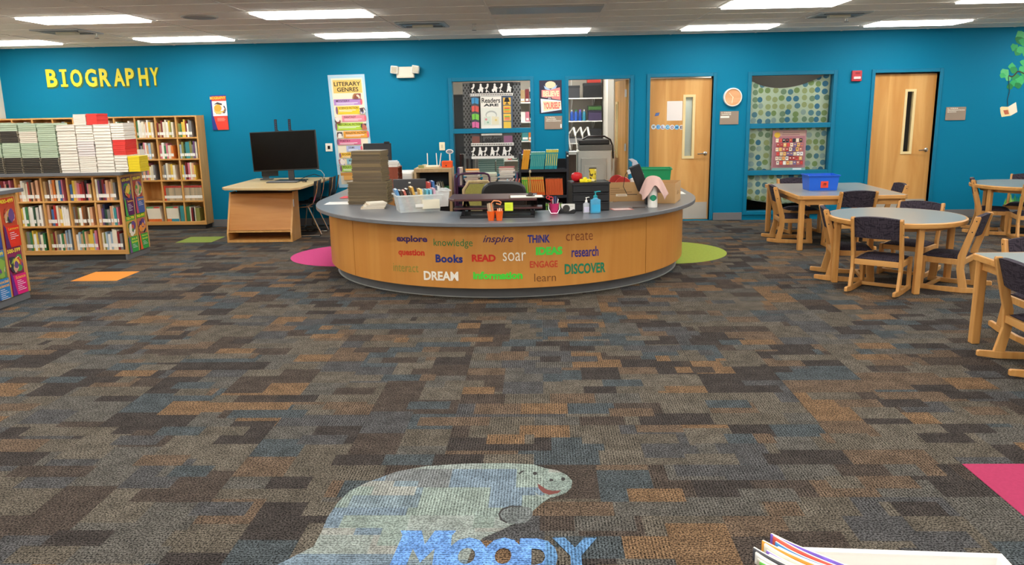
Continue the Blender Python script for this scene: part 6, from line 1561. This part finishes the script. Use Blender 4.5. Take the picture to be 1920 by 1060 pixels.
# ================================================================== NEAR THE CAMERA
NT = T('low_table', 'low maple side table under the white bin at the bottom edge', 'table', (.78, 1.2, 0))
B().box(-.36, -.28, .55, .36, .28, .585).build('table_top', LAM, NT, bevel=.006)
for sx in (-.31, .31):
    for sy in (-.23, .23): B().box(sx - .025, sy - .025, 0, sx + .025, sy + .025, .55).build('leg', OAK, NT)
wb = bin_box('white_bin', 'white plastic bin at the bottom right of the picture', .712, 1.34, .586, .37, .30, .222, -.06, plain('#f2f0ec', .35), .86, .012)
rc = random.Random(17)
CV = ['#7a5ac8', '#e05a4a', '#3a8ad0', '#efe8dc', '#f0a03a', '#e8e0d0', '#8a6ad0', '#d8d2c4', '#4a4a52', '#efe9df', '#c8c0b0', '#6abf4a']
NM = ['violet', 'red', 'sky blue', 'ivory', 'amber', 'pale', 'lavender', 'stone', 'charcoal', 'chalk', 'putty', 'green']
dv = Vector((.677, -.736, 0)); nv = Vector((-.736, -.677, 0)); tip = Vector((.462, 1.503, 0))
for k in range(12):
    # thin books filed on edge, their upper corners curling out over the left rim
    bp_ = tip + nv * (.0078 * k) + dv * (.010 * ((k * 5) % 4))
    t = T('comic_book', '%s thin curled book, %s from the back, in the white bin' % (NM[k], ORD[k]), 'book', (.60, 1.40, .60), 0, 'curled thin books in the white bin')
    def leaf_(u, v, k=k, bp_=bp_, off=0.0):
        p = bp_ + dv * (.26 * u) + nv * (off + .010 * math.sin(u * 5) * (1 - u))
        ztop = .845 - .0012 * k + .004 * math.sin(k * 1.7 + u * 4) * (1 - u)
        out_ = min(1, max(0, (p.x - .535) / .015))
        zbot = .8115 - .19 * out_
        return (p.x - .60, p.y - 1.40, zbot + (ztop - zbot) * v - .60)
    B().grid(lambda u, v: leaf_(u, v, off=.0024), 26, 4).build('cover', plain(CV[k], .45, 0, .35, 40), t, smooth=True, solid=.0008)
    B().grid(lambda u, v: leaf_(u * .985, v), 26, 4).build('pages', PAPER, t, smooth=True, solid=.0034)

# ================================================================== MANATEE INLAY
em = T('carpet_emblem', 'grey patchwork sea cow inlay with blue lettering in the carpet', 'floor emblem', (-.4, 3.0, 0))
GREY = carpet_mat('grey_patch_carpet', [(0, '#75807a'), (.16, '#65737f'), (.3, '#79847e'), (.46, '#66696a'), (.56, '#83847f'), (.68, '#727d78'), (.8, '#69767d'), (.88, '#7c837f')], .42, 1.15)
def em_poly(nm, pts, mat, z0, e, raw=False):
    ps = [PZ(x, y, 0) for x, y in pts]
    b = B().prism([(p.x + .4, p.y - 3.0) for p in ps], z0, e)
    return b.build(nm, mat, em)
body = [(430, 1120), (460, 1088), (525, 1058), (560, 1040), (588, 1026), (602, 1000), (614, 972), (632, 945), (655, 922), (690, 905), (745, 885), (800, 875), (870, 870.5), (950, 869.5), (1000, 872), (1022, 879), (1045, 883), (1063, 892), (1073, 903), (1071, 915), (1061, 925), (1045, 931), (1030, 935), (1015, 945), (1000, 958), (985, 975), (960, 985), (935, 997), (905, 1010), (885, 1030), (870, 1070), (830, 1110), (760, 1140), (640, 1150), (540, 1140)]
em_poly('body', body, GREY, -.003, .0020)
em_poly('flipper', [(935, 965), (942, 956), (958, 951), (978, 951), (994, 953), (999, 962), (995, 974), (985, 981), (968, 984), (950, 981), (938, 974)], carpet_mat('flipper_carpet', [(0, '#5a5e5e'), (.5, '#606464')], .5, 2.0), -.002, .0026)
DK = plain('#2d2a2a', .95)
em_poly('mouth', [(1008, 908), (1014, 912), (1024, 919), (1036, 922), (1052, 921), (1046, 926), (1030, 929), (1018, 925), (1010, 917)], plain('#6a3630', .95), -.002, .0027)
em_poly('chin_line', [(1003, 924), (1008, 929), (1018, 932.5), (1030, 933.5), (1030, 935), (1016, 934), (1005, 930)], plain('#8a938e', .95), -.002, .0028)
for nm, x, y, rx, ry in (('eye', 1003, 889, 4, 3), ('nostril', 1034, 901.5, 4, 2.2), ('nostril', 1056, 899.5, 4, 3)):
    em_poly(nm, [(x + rx * math.cos(2 * PI * k / 10), y + ry * math.sin(2 * PI * k / 10)) for k in range(10)], DK, -.002, .0029)
em_poly('brow', [(972, 889), (978, 884), (986, 884.5), (980, 886), (974, 891)], DK, -.002, .0028)
em_poly('flipper_outline', [(934, 965), (941, 955), (957, 950), (978, 950), (978, 951.5), (958, 952), (943, 957.5), (937, 966), (942, 975), (951, 981), (949, 982.5), (938, 976)], DK, -.002, .0031)
LB = carpet_mat('blue_carpet', [(0, '#54789f'), (.5, '#5f86c0')], .45, 3.0)
fat_m = [(0, 0), (.06, .86), (0, 1), (.38, 1), (.5, .6), (.62, 1), (1, 1), (.94, .86), (1, 0), (.72, 0), (.69, .5), (.5, .12), (.31, .5), (.28, 0)]
for ch, x0, x1, yt in (('M', -.595, -.365, 3.0), ('O', -.385, -.225, 2.945), ('O', -.24, -.085, 2.945), ('D', -.10, .05, 2.94), ('Y', .03, .21, 2.945)):
    if ch == 'M':
        B().prism([(x0 + (x1 - x0) * u + .4, yt - .27 + .27 * v - 3.0) for u, v in fat_m], .0021, .0034).build('letter', LB, em); continue
    un, fs = glyphs(ch, .075 if ch != 'Y' else .04)
    B().add([(x0 + (x1 - x0) * u + .4, yt - .27 + .27 * v - 3.0, .0036 + .0001 * (x0 + 1)) for u, v in un], fs).build('letter', LB, em)
